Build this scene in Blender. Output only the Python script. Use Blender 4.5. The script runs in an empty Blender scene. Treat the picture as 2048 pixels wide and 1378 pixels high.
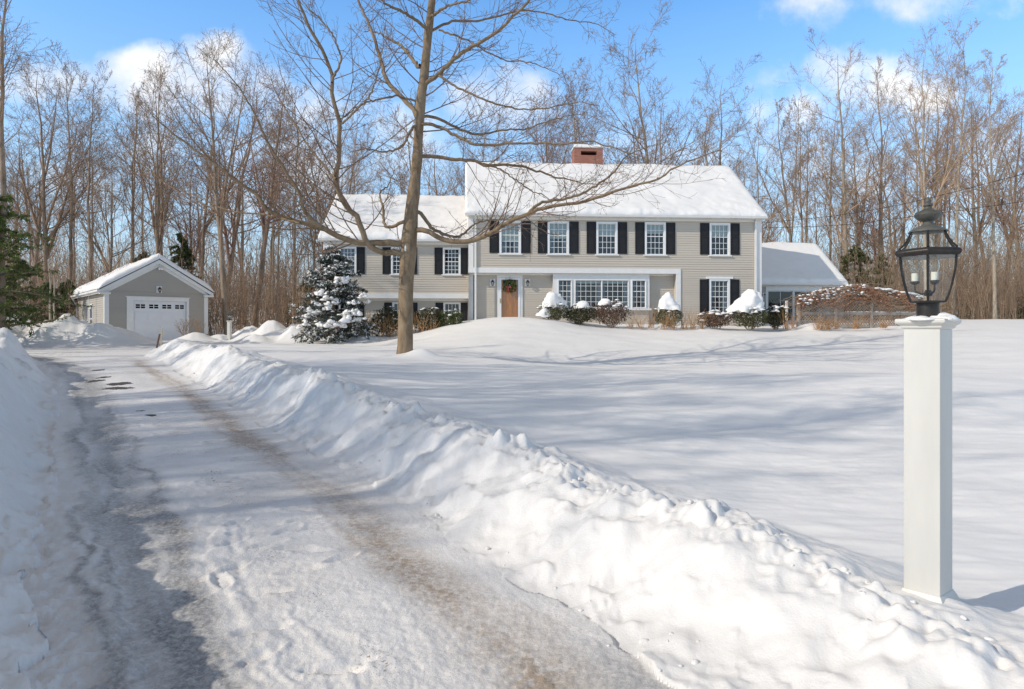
import bpy, math, random
import numpy as np
from mathutils import Matrix, Vector

# ---------------------------------------------------------------- basics
F = 1365.3          # focal length in photo pixels (24 mm on 36 mm film)
HV = 660.0          # row of the horizon in the photo
CAMZ = 1.7
PI = math.pi
scene = bpy.context.scene
COL = scene.collection

def P(u, v, y):
    """world point that stands at depth y on the sight line through photo point u, v"""
    return ((u - 1024.0) / F * y, y, CAMZ + (HV - v) / F * y)

def X(u, y):
    return (u - 1024.0) / F * y

def tag(o, label=None, cat=None, group=None, kind=None):
    if label: o['label'] = label
    if cat: o['category'] = cat
    if group: o['group'] = group
    if kind: o['kind'] = kind
    return o

def empty(name, loc=(0, 0, 0), rz=0.0, parent=None):
    o = bpy.data.objects.new(name, None)
    COL.objects.link(o)
    o.location = loc
    o.rotation_euler = (0, 0, rz)
    o.empty_display_size = 0.2
    if parent: o.parent = parent
    return o

def link(name, me, mat=None, parent=None, loc=None, rz=None):
    o = bpy.data.objects.new(name, me)
    COL.objects.link(o)
    if mat is not None and not me.materials:
        me.materials.append(mat)
    if parent: o.parent = parent
    if loc is not None: o.location = loc
    if rz is not None: o.rotation_euler = (0, 0, rz)
    return o

def copy_tree(o, parent=None):
    c = o.copy()
    COL.objects.link(c)
    if parent: c.parent = parent
    for ch in list(o.children):
        copy_tree(ch, c)
    return c

def mesh_np(name, V, Q=None, T=None, smooth=True):
    """mesh from numpy arrays: V (n,3), quads Q (m,4), triangles T (k,3)"""
    me = bpy.data.meshes.new(name)
    V = np.asarray(V, dtype=np.float32)
    nq = 0 if Q is None else len(Q)
    nt = 0 if T is None else len(T)
    me.vertices.add(len(V))
    me.vertices.foreach_set('co', V.ravel())
    loops = []
    starts = []
    if nq:
        loops.append(np.asarray(Q, dtype=np.int32).ravel())
        starts.append(np.arange(nq, dtype=np.int32) * 4)
    if nt:
        loops.append(np.asarray(T, dtype=np.int32).ravel())
        starts.append(nq * 4 + np.arange(nt, dtype=np.int32) * 3)
    lo = np.concatenate(loops)
    st = np.concatenate(starts)
    me.loops.add(len(lo))
    me.loops.foreach_set('vertex_index', lo)
    me.polygons.add(len(st))
    me.polygons.foreach_set('loop_start', st)
    me.polygons.foreach_set('use_smooth', np.full(len(st), bool(smooth)))
    me.update(calc_edges=True)
    me.validate()
    return me

class MB:
    """collects polygons into one mesh"""
    def __init__(s):
        s.v = []; s.f = []
    def add(s, vs, fs):
        b = len(s.v)
        s.v.extend([tuple(map(float, p)) for p in vs])
        s.f.extend([tuple(b + i for i in f) for f in fs])
        return s
    def quad(s, a, b, c, d):
        return s.add([a, b, c, d], [(0, 1, 2, 3)])
    def poly(s, pts):
        return s.add(pts, [tuple(range(len(pts)))])
    def box(s, x0, x1, y0, y1, z0, z1):
        return s.add([(x0, y0, z0), (x1, y0, z0), (x1, y1, z0), (x0, y1, z0), (x0, y0, z1), (x1, y0, z1), (x1, y1, z1), (x0, y1, z1)],
                     [(0, 3, 2, 1), (4, 5, 6, 7), (0, 1, 5, 4), (1, 2, 6, 5), (2, 3, 7, 6), (3, 0, 4, 7)])
    def prism(s, pts, off):
        """polygon pts extruded by the vector off"""
        n = len(pts)
        q = [(p[0] + off[0], p[1] + off[1], p[2] + off[2]) for p in pts]
        fs = [tuple(range(n)), tuple(range(2 * n - 1, n - 1, -1))]
        fs += [(i, i + n, (i + 1) % n + n, (i + 1) % n) for i in range(n)]
        return s.add(list(pts) + q, fs)
    def tube(s, pts, r, n=8, caps=True):
        pts = np.array(pts, float)
        rr = np.full(len(pts), r) if np.isscalar(r) else np.array(r, float)
        V, Q = tubes(pts[None], rr[None], n)
        b = len(s.v)
        s.v.extend(map(tuple, V.tolist()))
        s.f.extend([tuple(int(b + i) for i in q) for q in Q])
        if caps:
            s.f.append(tuple(b + i for i in range(n))[::-1])
            e = b + (len(pts) - 1) * n
            s.f.append(tuple(e + i for i in range(n)))
        return s
    def lathe(s, prof, n=16, c=(0, 0, 0), rot=0.0, caps=True):
        """profile of (radius, z) turned about the vertical axis through c"""
        vs = []
        for r, z in prof:
            for k in range(n):
                a = rot + 2 * PI * k / n
                vs.append((c[0] + r * math.cos(a), c[1] + r * math.sin(a), c[2] + z))
        fs = []
        for j in range(len(prof) - 1):
            for k in range(n):
                fs.append((j * n + k, j * n + (k + 1) % n, (j + 1) * n + (k + 1) % n, (j + 1) * n + k))
        if caps:
            fs.append(tuple(range(n))[::-1])
            fs.append(tuple((len(prof) - 1) * n + k for k in range(n)))
        return s.add(vs, fs)
    def build(s, name, mat, parent=None, loc=None, rz=None, smooth=False, bevel=0.0):
        me = bpy.data.meshes.new(name)
        me.from_pydata(s.v, [], s.f)
        me.update()
        if smooth:
            me.polygons.foreach_set('use_smooth', np.full(len(me.polygons), True))
            me.set_sharp_from_angle(angle=math.radians(40))
        o = link(name, me, mat, parent, loc, rz)
        if bevel:
            m = o.modifiers.new('bevel', 'BEVEL')
            m.width = bevel; m.segments = 2; m.limit_method = 'ANGLE'
        return o

# ---------------------------------------------------------------- noise in numpy
def _hash(ix, iy, iz, seed):
    h = (ix.astype(np.int64) * 374761393 + iy.astype(np.int64) * 668265263 + iz.astype(np.int64) * 2147483647 + seed * 974634777) & 0xFFFFFFFF
    h = ((h ^ (h >> 13)) * 1274126177) & 0xFFFFFFFF
    h = (h ^ (h >> 16)) & 0xFFFFFFFF
    return h.astype(np.float32) / np.float32(4294967295.0)

def noise2(x, y, seed=0):
    """value noise in -1..1"""
    x = np.asarray(x, dtype=np.float64); y = np.asarray(y, dtype=np.float64)
    ix = np.floor(x); iy = np.floor(y)
    fx = (x - ix); fy = (y - iy)
    fx = fx * fx * fx * (fx * (fx * 6 - 15) + 10)
    fy = fy * fy * fy * (fy * (fy * 6 - 15) + 10)
    z = np.zeros_like(ix)
    a = _hash(ix, iy, z, seed); b = _hash(ix + 1, iy, z, seed)
    c = _hash(ix, iy + 1, z, seed); d = _hash(ix + 1, iy + 1, z, seed)
    return (a + (b - a) * fx + (c - a) * fy + (a - b - c + d) * fx * fy) * 2 - 1

def fbm2(x, y, octaves=4, seed=0, gain=0.5):
    s = 0.0; amp = 1.0; tot = 0.0
    x = np.asarray(x, float); y = np.asarray(y, float)
    for k in range(octaves):
        ca, sa = math.cos(0.6 + k), math.sin(0.6 + k)
        s = s + amp * noise2((x * ca - y * sa) * 2 ** k + 17.3 * k, (x * sa + y * ca) * 2 ** k - 9.1 * k, seed + k * 31)
        tot += amp
        amp *= gain
    return s / tot * 1.6

def noise3(p, seed=0):
    p = np.asarray(p, float)
    i = np.floor(p); f = p - i
    f = f * f * (3 - 2 * f)
    r = 0.0
    for dx in (0, 1):
        for dy in (0, 1):
            for dz in (0, 1):
                w = (f[..., 0] if dx else 1 - f[..., 0]) * (f[..., 1] if dy else 1 - f[..., 1]) * (f[..., 2] if dz else 1 - f[..., 2])
                r = r + w * _hash(i[..., 0] + dx, i[..., 1] + dy, i[..., 2] + dz, seed)
    return r * 2 - 1

def sstep(a, b, x):
    t = np.clip((x - a) / (b - a), 0, 1)
    return t * t * (3 - 2 * t)

# ---------------------------------------------------------------- tubes and branching
def norm(v):
    return v / np.maximum(np.linalg.norm(v, axis=-1, keepdims=True), 1e-9)

def tubes(pts, rad, n):
    """pts (B,k,3), rad (B,k) -> verts, quads for B tubes of n sides"""
    B, k, _ = pts.shape
    t = np.empty_like(pts)
    t[:, 1:-1] = pts[:, 2:] - pts[:, :-2]
    t[:, 0] = pts[:, 1] - pts[:, 0]
    t[:, -1] = pts[:, -1] - pts[:, -2]
    t = norm(t)
    mean = norm(pts[:, -1] - pts[:, 0])
    ref = np.where(np.abs(mean[:, 2:3]) < 0.75, np.array([[0, 0, 1.0]]), np.array([[1.0, 0, 0]]))
    n1 = norm(np.cross(t, ref[:, None, :]))
    n2 = np.cross(t, n1)
    a = np.arange(n) / n * 2 * PI
    V = pts[:, :, None, :] + rad[:, :, None, None] * (n1[:, :, None, :] * np.cos(a)[None, None, :, None] + n2[:, :, None, :] * np.sin(a)[None, None, :, None])
    V = V.reshape(-1, 3)
    base = (np.arange(B) * k * n)[:, None, None]
    j = (np.arange(k - 1) * n)[None, :, None]
    s = np.arange(n)[None, None, :]
    s2 = (s + 1) % n
    q = np.stack([base + j + s, base + j + n + s, base + j + n + s2, base + j + s2], -1).reshape(-1, 4)
    return V, q

class TubeAcc:
    def __init__(s):
        s.V = []; s.Q = []; s.n = 0
    def add(s, pts, rad, n):
        V, Q = tubes(pts, rad, n)
        s.V.append(V); s.Q.append(Q + s.n); s.n += len(V)
    def raw(s, V, Q):
        s.V.append(V); s.Q.append(Q + s.n); s.n += len(V)
    def mesh(s, name):
        return mesh_np(name, np.concatenate(s.V), np.concatenate(s.Q))

def resample(pts, k):
    pts = np.array(pts, float)
    # smooth Catmull-Rom through the points, then k evenly spaced ones
    if len(pts) > 2:
        p = np.vstack([2 * pts[0] - pts[1], pts, 2 * pts[-1] - pts[-2]])
        out = []
        for i in range(1, len(p) - 2):
            for t in np.linspace(0, 1, 8, endpoint=False):
                a, b, c, d = p[i - 1], p[i], p[i + 1], p[i + 2]
                out.append(0.5 * (2 * b + (c - a) * t + (2 * a - 5 * b + 4 * c - d) * t * t + (3 * b - a - 3 * c + d) * t ** 3))
        out.append(p[-2])
        pts = np.array(out)
    L = np.concatenate([[0], np.cumsum(np.linalg.norm(np.diff(pts[:, :3], axis=0), axis=1))])
    s = np.linspace(0, L[-1], k)
    return np.stack([np.interp(s, L, pts[:, i]) for i in range(pts.shape[1])], 1)

def grow(rng, pp, pr, m, t0, t1, ang, angsd, lenf, k, trop, jit=0.12, flat=0.0, rr=0.6, rmin=0.006, tipr=0.35, tpow=1.0, fade=0.55):
    """children of the branches pp (B,K,3), pr (B,K): m of them on each, as arrays like the parents"""
    B, K, _ = pp.shape
    par = np.repeat(np.arange(B), m)
    N = len(par)
    t = t0 + (t1 - t0) * ((np.tile(np.arange(m), B) + rng.random(N)) / m) ** tpow
    q = t * (K - 1)
    i = np.minimum(q.astype(int), K - 2)
    f = (q - i)[:, None]
    base = pp[par, i] * (1 - f) + pp[par, i + 1] * f
    brad = pr[par, i] * (1 - f[:, 0]) + pr[par, i + 1] * f[:, 0]
    tan = norm(pp[par, i + 1] - pp[par, i])
    plen = np.linalg.norm(np.diff(pp, axis=1), axis=2).sum(1)[par]
    w = rng.normal(size=(N, 3))
    w[:, 2] *= (1 - flat)
    perp = norm(w - tan * (w * tan).sum(1, keepdims=True))
    a = np.radians(rng.normal(ang, angsd, N))[:, None]
    d = norm(np.cos(a) * tan + np.sin(a) * perp)
    L = plen * lenf * (1 - fade * t) * rng.uniform(0.55, 1.2, N)
    pts = np.empty((N, k, 3))
    pts[:, 0] = base
    for s in range(1, k):
        d = norm(d + rng.normal(0, jit, (N, 3)) + np.array([0, 0, trop]))
        pts[:, s] = pts[:, s - 1] + d * (L / (k - 1))[:, None]
    r0 = np.maximum(brad * rr, rmin)
    rad = r0[:, None] * np.linspace(1, tipr, k)[None, :]
    rad = np.maximum(rad, rmin * 0.7)
    return pts, rad

def leaves(rng, C, size, sd=0.3, up=0.0, aspect=0.5):
    """small leaf quads (diamonds) at the points C"""
    C = np.asarray(C, float)
    N = len(C)
    d = norm(rng.normal(size=(N, 3)) + np.array([0, 0, up]))
    w = norm(np.cross(d, rng.normal(size=(N, 3))))
    s = size * np.clip(rng.normal(1, sd, N), 0.4, 2)[:, None]
    V = np.stack([C - d * s * 0.5, C + w * s * aspect * 0.5, C + d * s * 0.5, C - w * s * aspect * 0.5], 1).reshape(-1, 3)
    Q = np.arange(N * 4).reshape(N, 4)
    return V, Q

_ico = {}
def ico(sub=2):
    if sub not in _ico:
        import bmesh
        bm = bmesh.new()
        bmesh.ops.create_icosphere(bm, subdivisions=sub, radius=1.0)
        V = np.array([v.co[:] for v in bm.verts]); T = np.array([[v.index for v in f.verts] for f in bm.faces])
        bm.free()
        _ico[sub] = (V, T)
    return _ico[sub]

class BlobAcc:
    """lumps of snow gathered into one mesh"""
    def __init__(s, seed=0):
        s.V = []; s.T = []; s.n = 0; s.seed = seed
    def add(s, c, r, sub=2, amp=0.18, freq=1.6, flat=True):
        V, T = ico(sub)
        s.seed += 1
        k = 1 + amp * noise3(V * freq + s.seed * 7.13, s.seed)[:, None]
        W = V * k
        if flat:
            W[:, 2] = np.where(W[:, 2] < 0, W[:, 2] * 0.35, W[:, 2])
        W = W * np.array(r) + np.array(c)
        s.V.append(W); s.T.append(T + s.n); s.n += len(W)
    def mesh(s, name):
        return mesh_np(name, np.concatenate(s.V), None, np.concatenate(s.T))

class Frame:
    """local frame of a building: origin O, turned by th about the vertical"""
    def __init__(s, O, th):
        s.O = O; s.th = th; s.c = math.cos(th); s.s = math.sin(th)
    def at(s, u, v, d):
        """local x, z of the point on the local plane y = d that the photo shows at u, v"""
        a = (u - 1024.0) / F; b = (HV - v) / F
        # local y = -s*(x-Ox) + c*(y-Oy)
        t = (d - s.s * s.O[0] + s.c * s.O[1]) / (s.c - a * s.s)
        x, y, z = a * t, t, CAMZ + b * t
        return (s.c * (x - s.O[0]) + s.s * (y - s.O[1]), z - s.O[2])
    def world(s, x, y, z=0.0):
        return (s.O[0] + s.c * x - s.s * y, s.O[1] + s.s * x + s.c * y, s.O[2] + z)
# ---------------------------------------------------------------- materials
def new_mat(name):
    m = bpy.data.materials.new(name)
    m.use_nodes = True
    nt = m.node_tree
    return m, nt, nt.nodes['Principled BSDF']

def ramp(nt, fac, stops):
    r = nt.nodes.new('ShaderNodeValToRGB')
    els = r.color_ramp.elements
    els[0].position, els[0].color = stops[0][0], (*stops[0][1], 1)
    els[1].position, els[1].color = stops[1][0], (*stops[1][1], 1)
    for p, c in stops[2:]:
        e = els.new(p); e.color = (*c, 1)
    nt.links.new(fac, r.inputs[0])
    return r.outputs[0]

def tex_noise(nt, scale, detail=4, rough=0.55, coord='Object', stretch=None, dist=0.0):
    tc = nt.nodes.new('ShaderNodeTexCoord')
    out = tc.outputs[coord]
    if stretch:
        mp = nt.nodes.new('ShaderNodeMapping')
        mp.inputs['Scale'].default_value = stretch
        nt.links.new(out, mp.inputs[0]); out = mp.outputs[0]
    n = nt.nodes.new('ShaderNodeTexNoise')
    n.inputs['Scale'].default_value = scale
    n.inputs['Detail'].default_value = detail
    n.inputs['Roughness'].default_value = rough
    n.inputs['Distortion'].default_value = dist
    nt.links.new(out, n.inputs['Vector'])
    return n.outputs['Fac']

def bump(nt, bsdf, fac, strength, dist=0.01):
    b = nt.nodes.new('ShaderNodeBump')
    b.inputs['Strength'].default_value = strength
    b.inputs['Distance'].default_value = dist
    nt.links.new(fac, b.inputs['Height'])
    prev = bsdf.inputs['Normal'].links
    if prev:
        nt.links.new(prev[0].from_socket, b.inputs['Normal'])
    nt.links.new(b.outputs[0], bsdf.inputs['Normal'])

def mix(nt, fac, a, b):
    m = nt.nodes.new('ShaderNodeMix'); m.data_type = 'RGBA'
    for sock, val in ((m.inputs[0], fac), (m.inputs[6], a), (m.inputs[7], b)):
        if hasattr(val, 'is_linked'): nt.links.new(val, sock)
        elif isinstance(val, tuple): sock.default_value = (*val, 1)
        else: sock.default_value = val
    return m.outputs[2]

def math_n(nt, op, a, b=0.0, clamp=False):
    m = nt.nodes.new('ShaderNodeMath'); m.operation = op; m.use_clamp = clamp
    for i, val in enumerate((a, b)):
        if hasattr(val, 'is_linked'): nt.links.new(val, m.inputs[i])
        else: m.inputs[i].default_value = val
    return m.outputs[0]

def simple(name, c, rough=0.6, var=0.12, scale=6.0, spec=0.3, metal=0.0, bmp=0.0, bscale=40.0, stretch=None):
    m, nt, b = new_mat(name)
    n = tex_noise(nt, scale, 5, 0.6, stretch=stretch)
    lo = tuple(max(0, x * (1 - var)) for x in c); hi = tuple(min(1, x * (1 + var)) for x in c)
    nt.links.new(ramp(nt, n, [(0.3, lo), (0.7, hi)]), b.inputs['Base Color'])
    b.inputs['Roughness'].default_value = rough
    b.inputs['Specular IOR Level'].default_value = spec
    b.inputs['Metallic'].default_value = metal
    if bmp:
        bump(nt, b, tex_noise(nt, bscale, 4, 0.6, stretch=stretch), bmp)
    return m

M = {}
def snow_mat(name, c=(0.845, 0.825, 0.80), fine=0.12, coarse=0.05):
    m, nt, b = new_mat(name)
    n = tex_noise(nt, 1.3, 5, 0.6)
    nt.links.new(ramp(nt, n, [(0.3, tuple(x * 0.97 for x in c)), (0.7, tuple(min(1, x * 1.02) for x in c))]), b.inputs['Base Color'])
    b.inputs['Roughness'].default_value = 0.55
    b.inputs['Specular IOR Level'].default_value = 0.25
    bump(nt, b, tex_noise(nt, 9.0, 5, 0.6), coarse, 0.02)
    bump(nt, b, tex_noise(nt, 70.0, 4, 0.7), fine, 0.006)
    return m
M['snow'] = snow_mat('snow')
M['bank_snow'] = snow_mat('plowed_snow', (0.79, 0.772, 0.75), 0.45, 0.50)

def leaf_mat(name, stops, rough=0.55, scale=14.0, spec=0.25, trans=0.0):
    m, nt, b = new_mat(name)
    n = tex_noise(nt, scale, 3, 0.7)
    nt.links.new(ramp(nt, n, stops), b.inputs['Base Color'])
    b.inputs['Roughness'].default_value = rough
    b.inputs['Specular IOR Level'].default_value = spec
    return m

def bark_mat(name, lo, mid, hi, sc=5.0, bmp=0.5, blotch=None):
    m, nt, b = new_mat(name)
    n = tex_noise(nt, sc, 6, 0.65, stretch=(1.0, 1.0, 0.35), dist=0.4)
    col = ramp(nt, n, [(0.28, lo), (0.5, mid), (0.75, hi)])
    if blotch:
        n2 = tex_noise(nt, 1.1, 4, 0.6)
        f = ramp(nt, n2, [(0.5, (0, 0, 0)), (0.68, (1, 1, 1))])
        col = mix(nt, f, col, blotch)
    nt.links.new(col, b.inputs['Base Color'])
    b.inputs['Roughness'].default_value = 0.85
    b.inputs['Specular IOR Level'].default_value = 0.15
    bump(nt, b, tex_noise(nt, sc * 5, 5, 0.7, stretch=(1.0, 1.0, 0.3)), bmp, 0.02)
    return m

M['bark_main'] = bark_mat('beech_bark', (0.13, 0.09, 0.055), (0.245, 0.175, 0.11), (0.35, 0.265, 0.175), 6.0, 0.5, (0.29, 0.22, 0.145))
M['twig_main'] = bark_mat('beech_twigs', (0.15, 0.10, 0.07), (0.22, 0.15, 0.105), (0.30, 0.215, 0.155), 3.0, 0.0)
M['bark_brown'] = bark_mat('brown_bark', (0.14, 0.10, 0.07), (0.28, 0.205, 0.145), (0.42, 0.32, 0.235), 4.0, 0.7)
M['bark_grey'] = bark_mat('grey_bark', (0.16, 0.125, 0.09), (0.31, 0.245, 0.18), (0.45, 0.37, 0.285), 3.0, 0.5)
M['bark_pale'] = bark_mat('pale_bark', (0.24, 0.20, 0.15), (0.40, 0.34, 0.265), (0.52, 0.46, 0.37), 3.0, 0.4)
M['twig_brown'] = bark_mat('brown_twigs', (0.19, 0.13, 0.088), (0.305, 0.213, 0.148), (0.41, 0.30, 0.215), 0.6, 0.0)
M['twig_tan'] = bark_mat('tan_twigs', (0.27, 0.185, 0.12), (0.39, 0.275, 0.185), (0.51, 0.38, 0.265), 0.6, 0.0)
M['twig_red'] = bark_mat('reddish_twigs', (0.19, 0.115, 0.09), (0.28, 0.175, 0.135), (0.37, 0.24, 0.185), 0.6, 0.0)
M['pine'] = leaf_mat('pine_needles', [(0.25, (0.035, 0.058, 0.015)), (0.5, (0.105, 0.145, 0.032)), (0.8, (0.21, 0.24, 0.06))], scale=2.2)
M['hemlock'] = leaf_mat('hemlock_needles', [(0.25, (0.04, 0.05, 0.018)), (0.5, (0.085, 0.10, 0.035)), (0.8, (0.15, 0.15, 0.06))], scale=1.5)
M['spruce'] = leaf_mat('spruce_needles', [(0.25, (0.03, 0.042, 0.036)), (0.5, (0.062, 0.082, 0.068)), (0.8, (0.115, 0.14, 0.115))], scale=5)
M['rhodo'] = leaf_mat('rhododendron_leaves', [(0.25, (0.022, 0.027, 0.012)), (0.5, (0.06, 0.062, 0.025)), (0.75, (0.14, 0.10, 0.045))], scale=9)
M['box'] = leaf_mat('boxwood_leaves', [(0.25, (0.025, 0.04, 0.013)), (0.5, (0.06, 0.09, 0.025)), (0.8, (0.14, 0.17, 0.05))], scale=7)
M['azalea'] = leaf_mat('reddish_shrub_leaves', [(0.25, (0.05, 0.035, 0.02)), (0.45, (0.11, 0.07, 0.035)), (0.6, (0.16, 0.06, 0.045)), (0.8, (0.11, 0.10, 0.04))], scale=8)
M['yew'] = leaf_mat('yew_needles', [(0.25, (0.025, 0.032, 0.012)), (0.5, (0.08, 0.085, 0.03)), (0.8, (0.19, 0.17, 0.07))], scale=6)
M['vine'] = leaf_mat('dry_vine_leaves', [(0.25, (0.17, 0.07, 0.04)), (0.5, (0.37, 0.175, 0.10)), (0.8, (0.54, 0.34, 0.21))], scale=5)
M['grass'] = leaf_mat('dry_grass', [(0.25, (0.28, 0.14, 0.06)), (0.5, (0.45, 0.25, 0.11)), (0.8, (0.60, 0.40, 0.21))], rough=0.7, scale=6)
M['dryleaf'] = leaf_mat('dry_beech_leaves', [(0.25, (0.16, 0.08, 0.04)), (0.5, (0.28, 0.15, 0.075)), (0.8, (0.40, 0.25, 0.14))], scale=1.0)

M['siding'] = simple('beige_clapboard', (0.545, 0.485, 0.405), 0.6, 0.06, 1.5, 0.25, bmp=0.08, bscale=30, stretch=(0.15, 1, 1))
M['siding_grey'] = simple('garage_clapboard', (0.42, 0.385, 0.335), 0.6, 0.06, 1.5, 0.25, bmp=0.08, bscale=30, stretch=(0.15, 1, 1))
M['trim'] = simple('white_trim_paint', (0.76, 0.75, 0.72), 0.45, 0.04, 3.0, 0.35)
M['vinyl'] = simple('white_window_vinyl', (0.80, 0.80, 0.79), 0.4, 0.02, 3.0, 0.4)
M['post'] = simple('white_post_paint', (0.63, 0.61, 0.56), 0.4, 0.10, 2.5, 0.4, bmp=0.06, bscale=18, stretch=(1, 1, 0.25))
M['doorwhite'] = simple('white_garage_door', (0.76, 0.76, 0.77), 0.45, 0.03, 3.0, 0.35)
M['shutter'] = simple('black_shutter_paint', (0.018, 0.017, 0.018), 0.5, 0.2, 4.0, 0.3)
M['iron'] = simple('weathered_black_metal', (0.042, 0.037, 0.033), 0.42, 0.45, 9.0, 0.5, metal=0.5, bmp=0.15, bscale=50)
M['verdigris'] = simple('weathered_bronze', (0.13, 0.13, 0.115), 0.55, 0.35, 14.0, 0.4, metal=0.4, bmp=0.3, bscale=60)
M['concrete'] = simple('foundation_concrete', (0.40, 0.39, 0.37), 0.85, 0.12, 5.0, 0.2, bmp=0.2, bscale=40)
M['roof'] = simple('dark_roof_shingle', (0.10, 0.095, 0.09), 0.85, 0.2, 5.0, 0.2)
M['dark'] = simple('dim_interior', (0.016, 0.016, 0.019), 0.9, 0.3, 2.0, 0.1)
M['blind'] = simple('window_shade_fabric', (0.36, 0.42, 0.40), 0.8, 0.05, 3.0, 0.2)
M['curtain'] = simple('pale_blue_curtain', (0.20, 0.25, 0.31), 0.8, 0.15, 20.0, 0.2, stretch=(1, 1, 0.05))
M['brass'] = simple('brass_hardware', (0.55, 0.40, 0.16), 0.3, 0.1, 6.0, 0.5, metal=0.9)
M['candle'] = simple('ivory_candle_sleeve', (0.78, 0.76, 0.66), 0.5, 0.03, 4.0, 0.3)
M['filament'] = simple('amber_filament', (0.75, 0.36, 0.06), 0.4, 0.1, 8.0, 0.4)
M['ribbon'] = simple('plaid_red_ribbon', (0.30, 0.05, 0.05), 0.6, 0.5, 30.0, 0.3)
M['stake'] = simple('brown_wooden_stake', (0.13, 0.075, 0.05), 0.8, 0.25, 10.0, 0.2)
M['lath'] = simple('pale_wooden_stake', (0.58, 0.47, 0.32), 0.8, 0.15, 10.0, 0.2)
M['lattice'] = simple('weathered_lattice_wood', (0.40, 0.31, 0.225), 0.85, 0.25, 7.0, 0.15, bmp=0.3, bscale=30)
M['fencewood'] = simple('weathered_fence_wood', (0.40, 0.35, 0.29), 0.85, 0.2, 6.0, 0.15, bmp=0.3, bscale=30)
M['cable'] = simple('black_cable', (0.02, 0.02, 0.02), 0.6, 0.1, 3.0, 0.2)

def wood_mat():
    m, nt, b = new_mat('oiled_door_wood')
    n = tex_noise(nt, 3.0, 6, 0.6, stretch=(9, 9, 0.6), dist=0.6)
    nt.links.new(ramp(nt, n, [(0.25, (0.30, 0.085, 0.008)), (0.5, (0.48, 0.15, 0.013)), (0.75, (0.62, 0.24, 0.03))]), b.inputs['Base Color'])
    b.inputs['Roughness'].default_value = 0.4
    return m
M['wood'] = wood_mat()

def brick_mat():
    m, nt, b = new_mat('red_brick')
    tc = nt.nodes.new('ShaderNodeTexCoord')
    mp = nt.nodes.new('ShaderNodeMapping')
    mp.inputs['Rotation'].default_value = (PI / 2, 0, 0)
    nt.links.new(tc.outputs['Object'], mp.inputs[0])
    br = nt.nodes.new('ShaderNodeTexBrick')
    br.inputs['Scale'].default_value = 1.0
    br.inputs['Brick Width'].default_value = 0.21
    br.inputs['Row Height'].default_value = 0.078
    br.inputs['Mortar Size'].default_value = 0.011
    br.inputs['Color1'].default_value = (0.34, 0.105, 0.065, 1)
    br.inputs['Color2'].default_value = (0.47, 0.18, 0.11, 1)
    br.inputs['Mortar'].default_value = (0.32, 0.21, 0.17, 1)
    nt.links.new(mp.outputs[0], br.inputs['Vector'])
    n = tex_noise(nt, 3.0, 5, 0.6)
    dk = mix(nt, math_n(nt, 'MULTIPLY', n, 0.6), br.outputs['Color'], (0.20, 0.075, 0.055))
    nt.links.new(dk, b.inputs['Base Color'])
    b.inputs['Roughness'].default_value = 0.9
    bump(nt, b, br.outputs['Fac'], -0.5, 0.01)
    return m
M['brick'] = brick_mat()

def glass_mat(name, refl=0.10, tint=(0.92, 0.95, 0.95), dirty=0.0):
    m = bpy.data.materials.new(name); m.use_nodes = True
    nt = m.node_tree
    nt.nodes.clear()
    out = nt.nodes.new('ShaderNodeOutputMaterial')
    tr = nt.nodes.new('ShaderNodeBsdfTransparent'); tr.inputs[0].default_value = (*tint, 1)
    gl = nt.nodes.new('ShaderNodeBsdfGlossy'); gl.inputs['Roughness'].default_value = 0.02
    gl.inputs[0].default_value = (0.95, 0.97, 1, 1)
    fr = nt.nodes.new('ShaderNodeLayerWeight'); fr.inputs[0].default_value = 0.5
    f = math_n(nt, 'ADD', math_n(nt, 'POWER', fr.outputs['Facing'], 5.0), refl, True)
    mx = nt.nodes.new('ShaderNodeMixShader')
    nt.links.new(f, mx.inputs[0]); nt.links.new(tr.outputs[0], mx.inputs[1]); nt.links.new(gl.outputs[0], mx.inputs[2])
    last = mx.outputs[0]
    if dirty:
        df = nt.nodes.new('ShaderNodeBsdfDiffuse'); df.inputs[0].default_value = (0.75, 0.78, 0.74, 1)
        n = tex_noise(nt, 9.0, 4, 0.6)
        k = math_n(nt, 'MULTIPLY', n, dirty)
        mx2 = nt.nodes.new('ShaderNodeMixShader')
        nt.links.new(k, mx2.inputs[0]); nt.links.new(last, mx2.inputs[1]); nt.links.new(df.outputs[0], mx2.inputs[2])
        last = mx2.outputs[0]
    nt.links.new(last, out.inputs[0])
    return m
M['glass'] = glass_mat('window_glass', 0.07)
M['lampglass'] = glass_mat('lantern_glass', 0.05, (0.96, 0.97, 0.955), 0.045)

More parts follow.
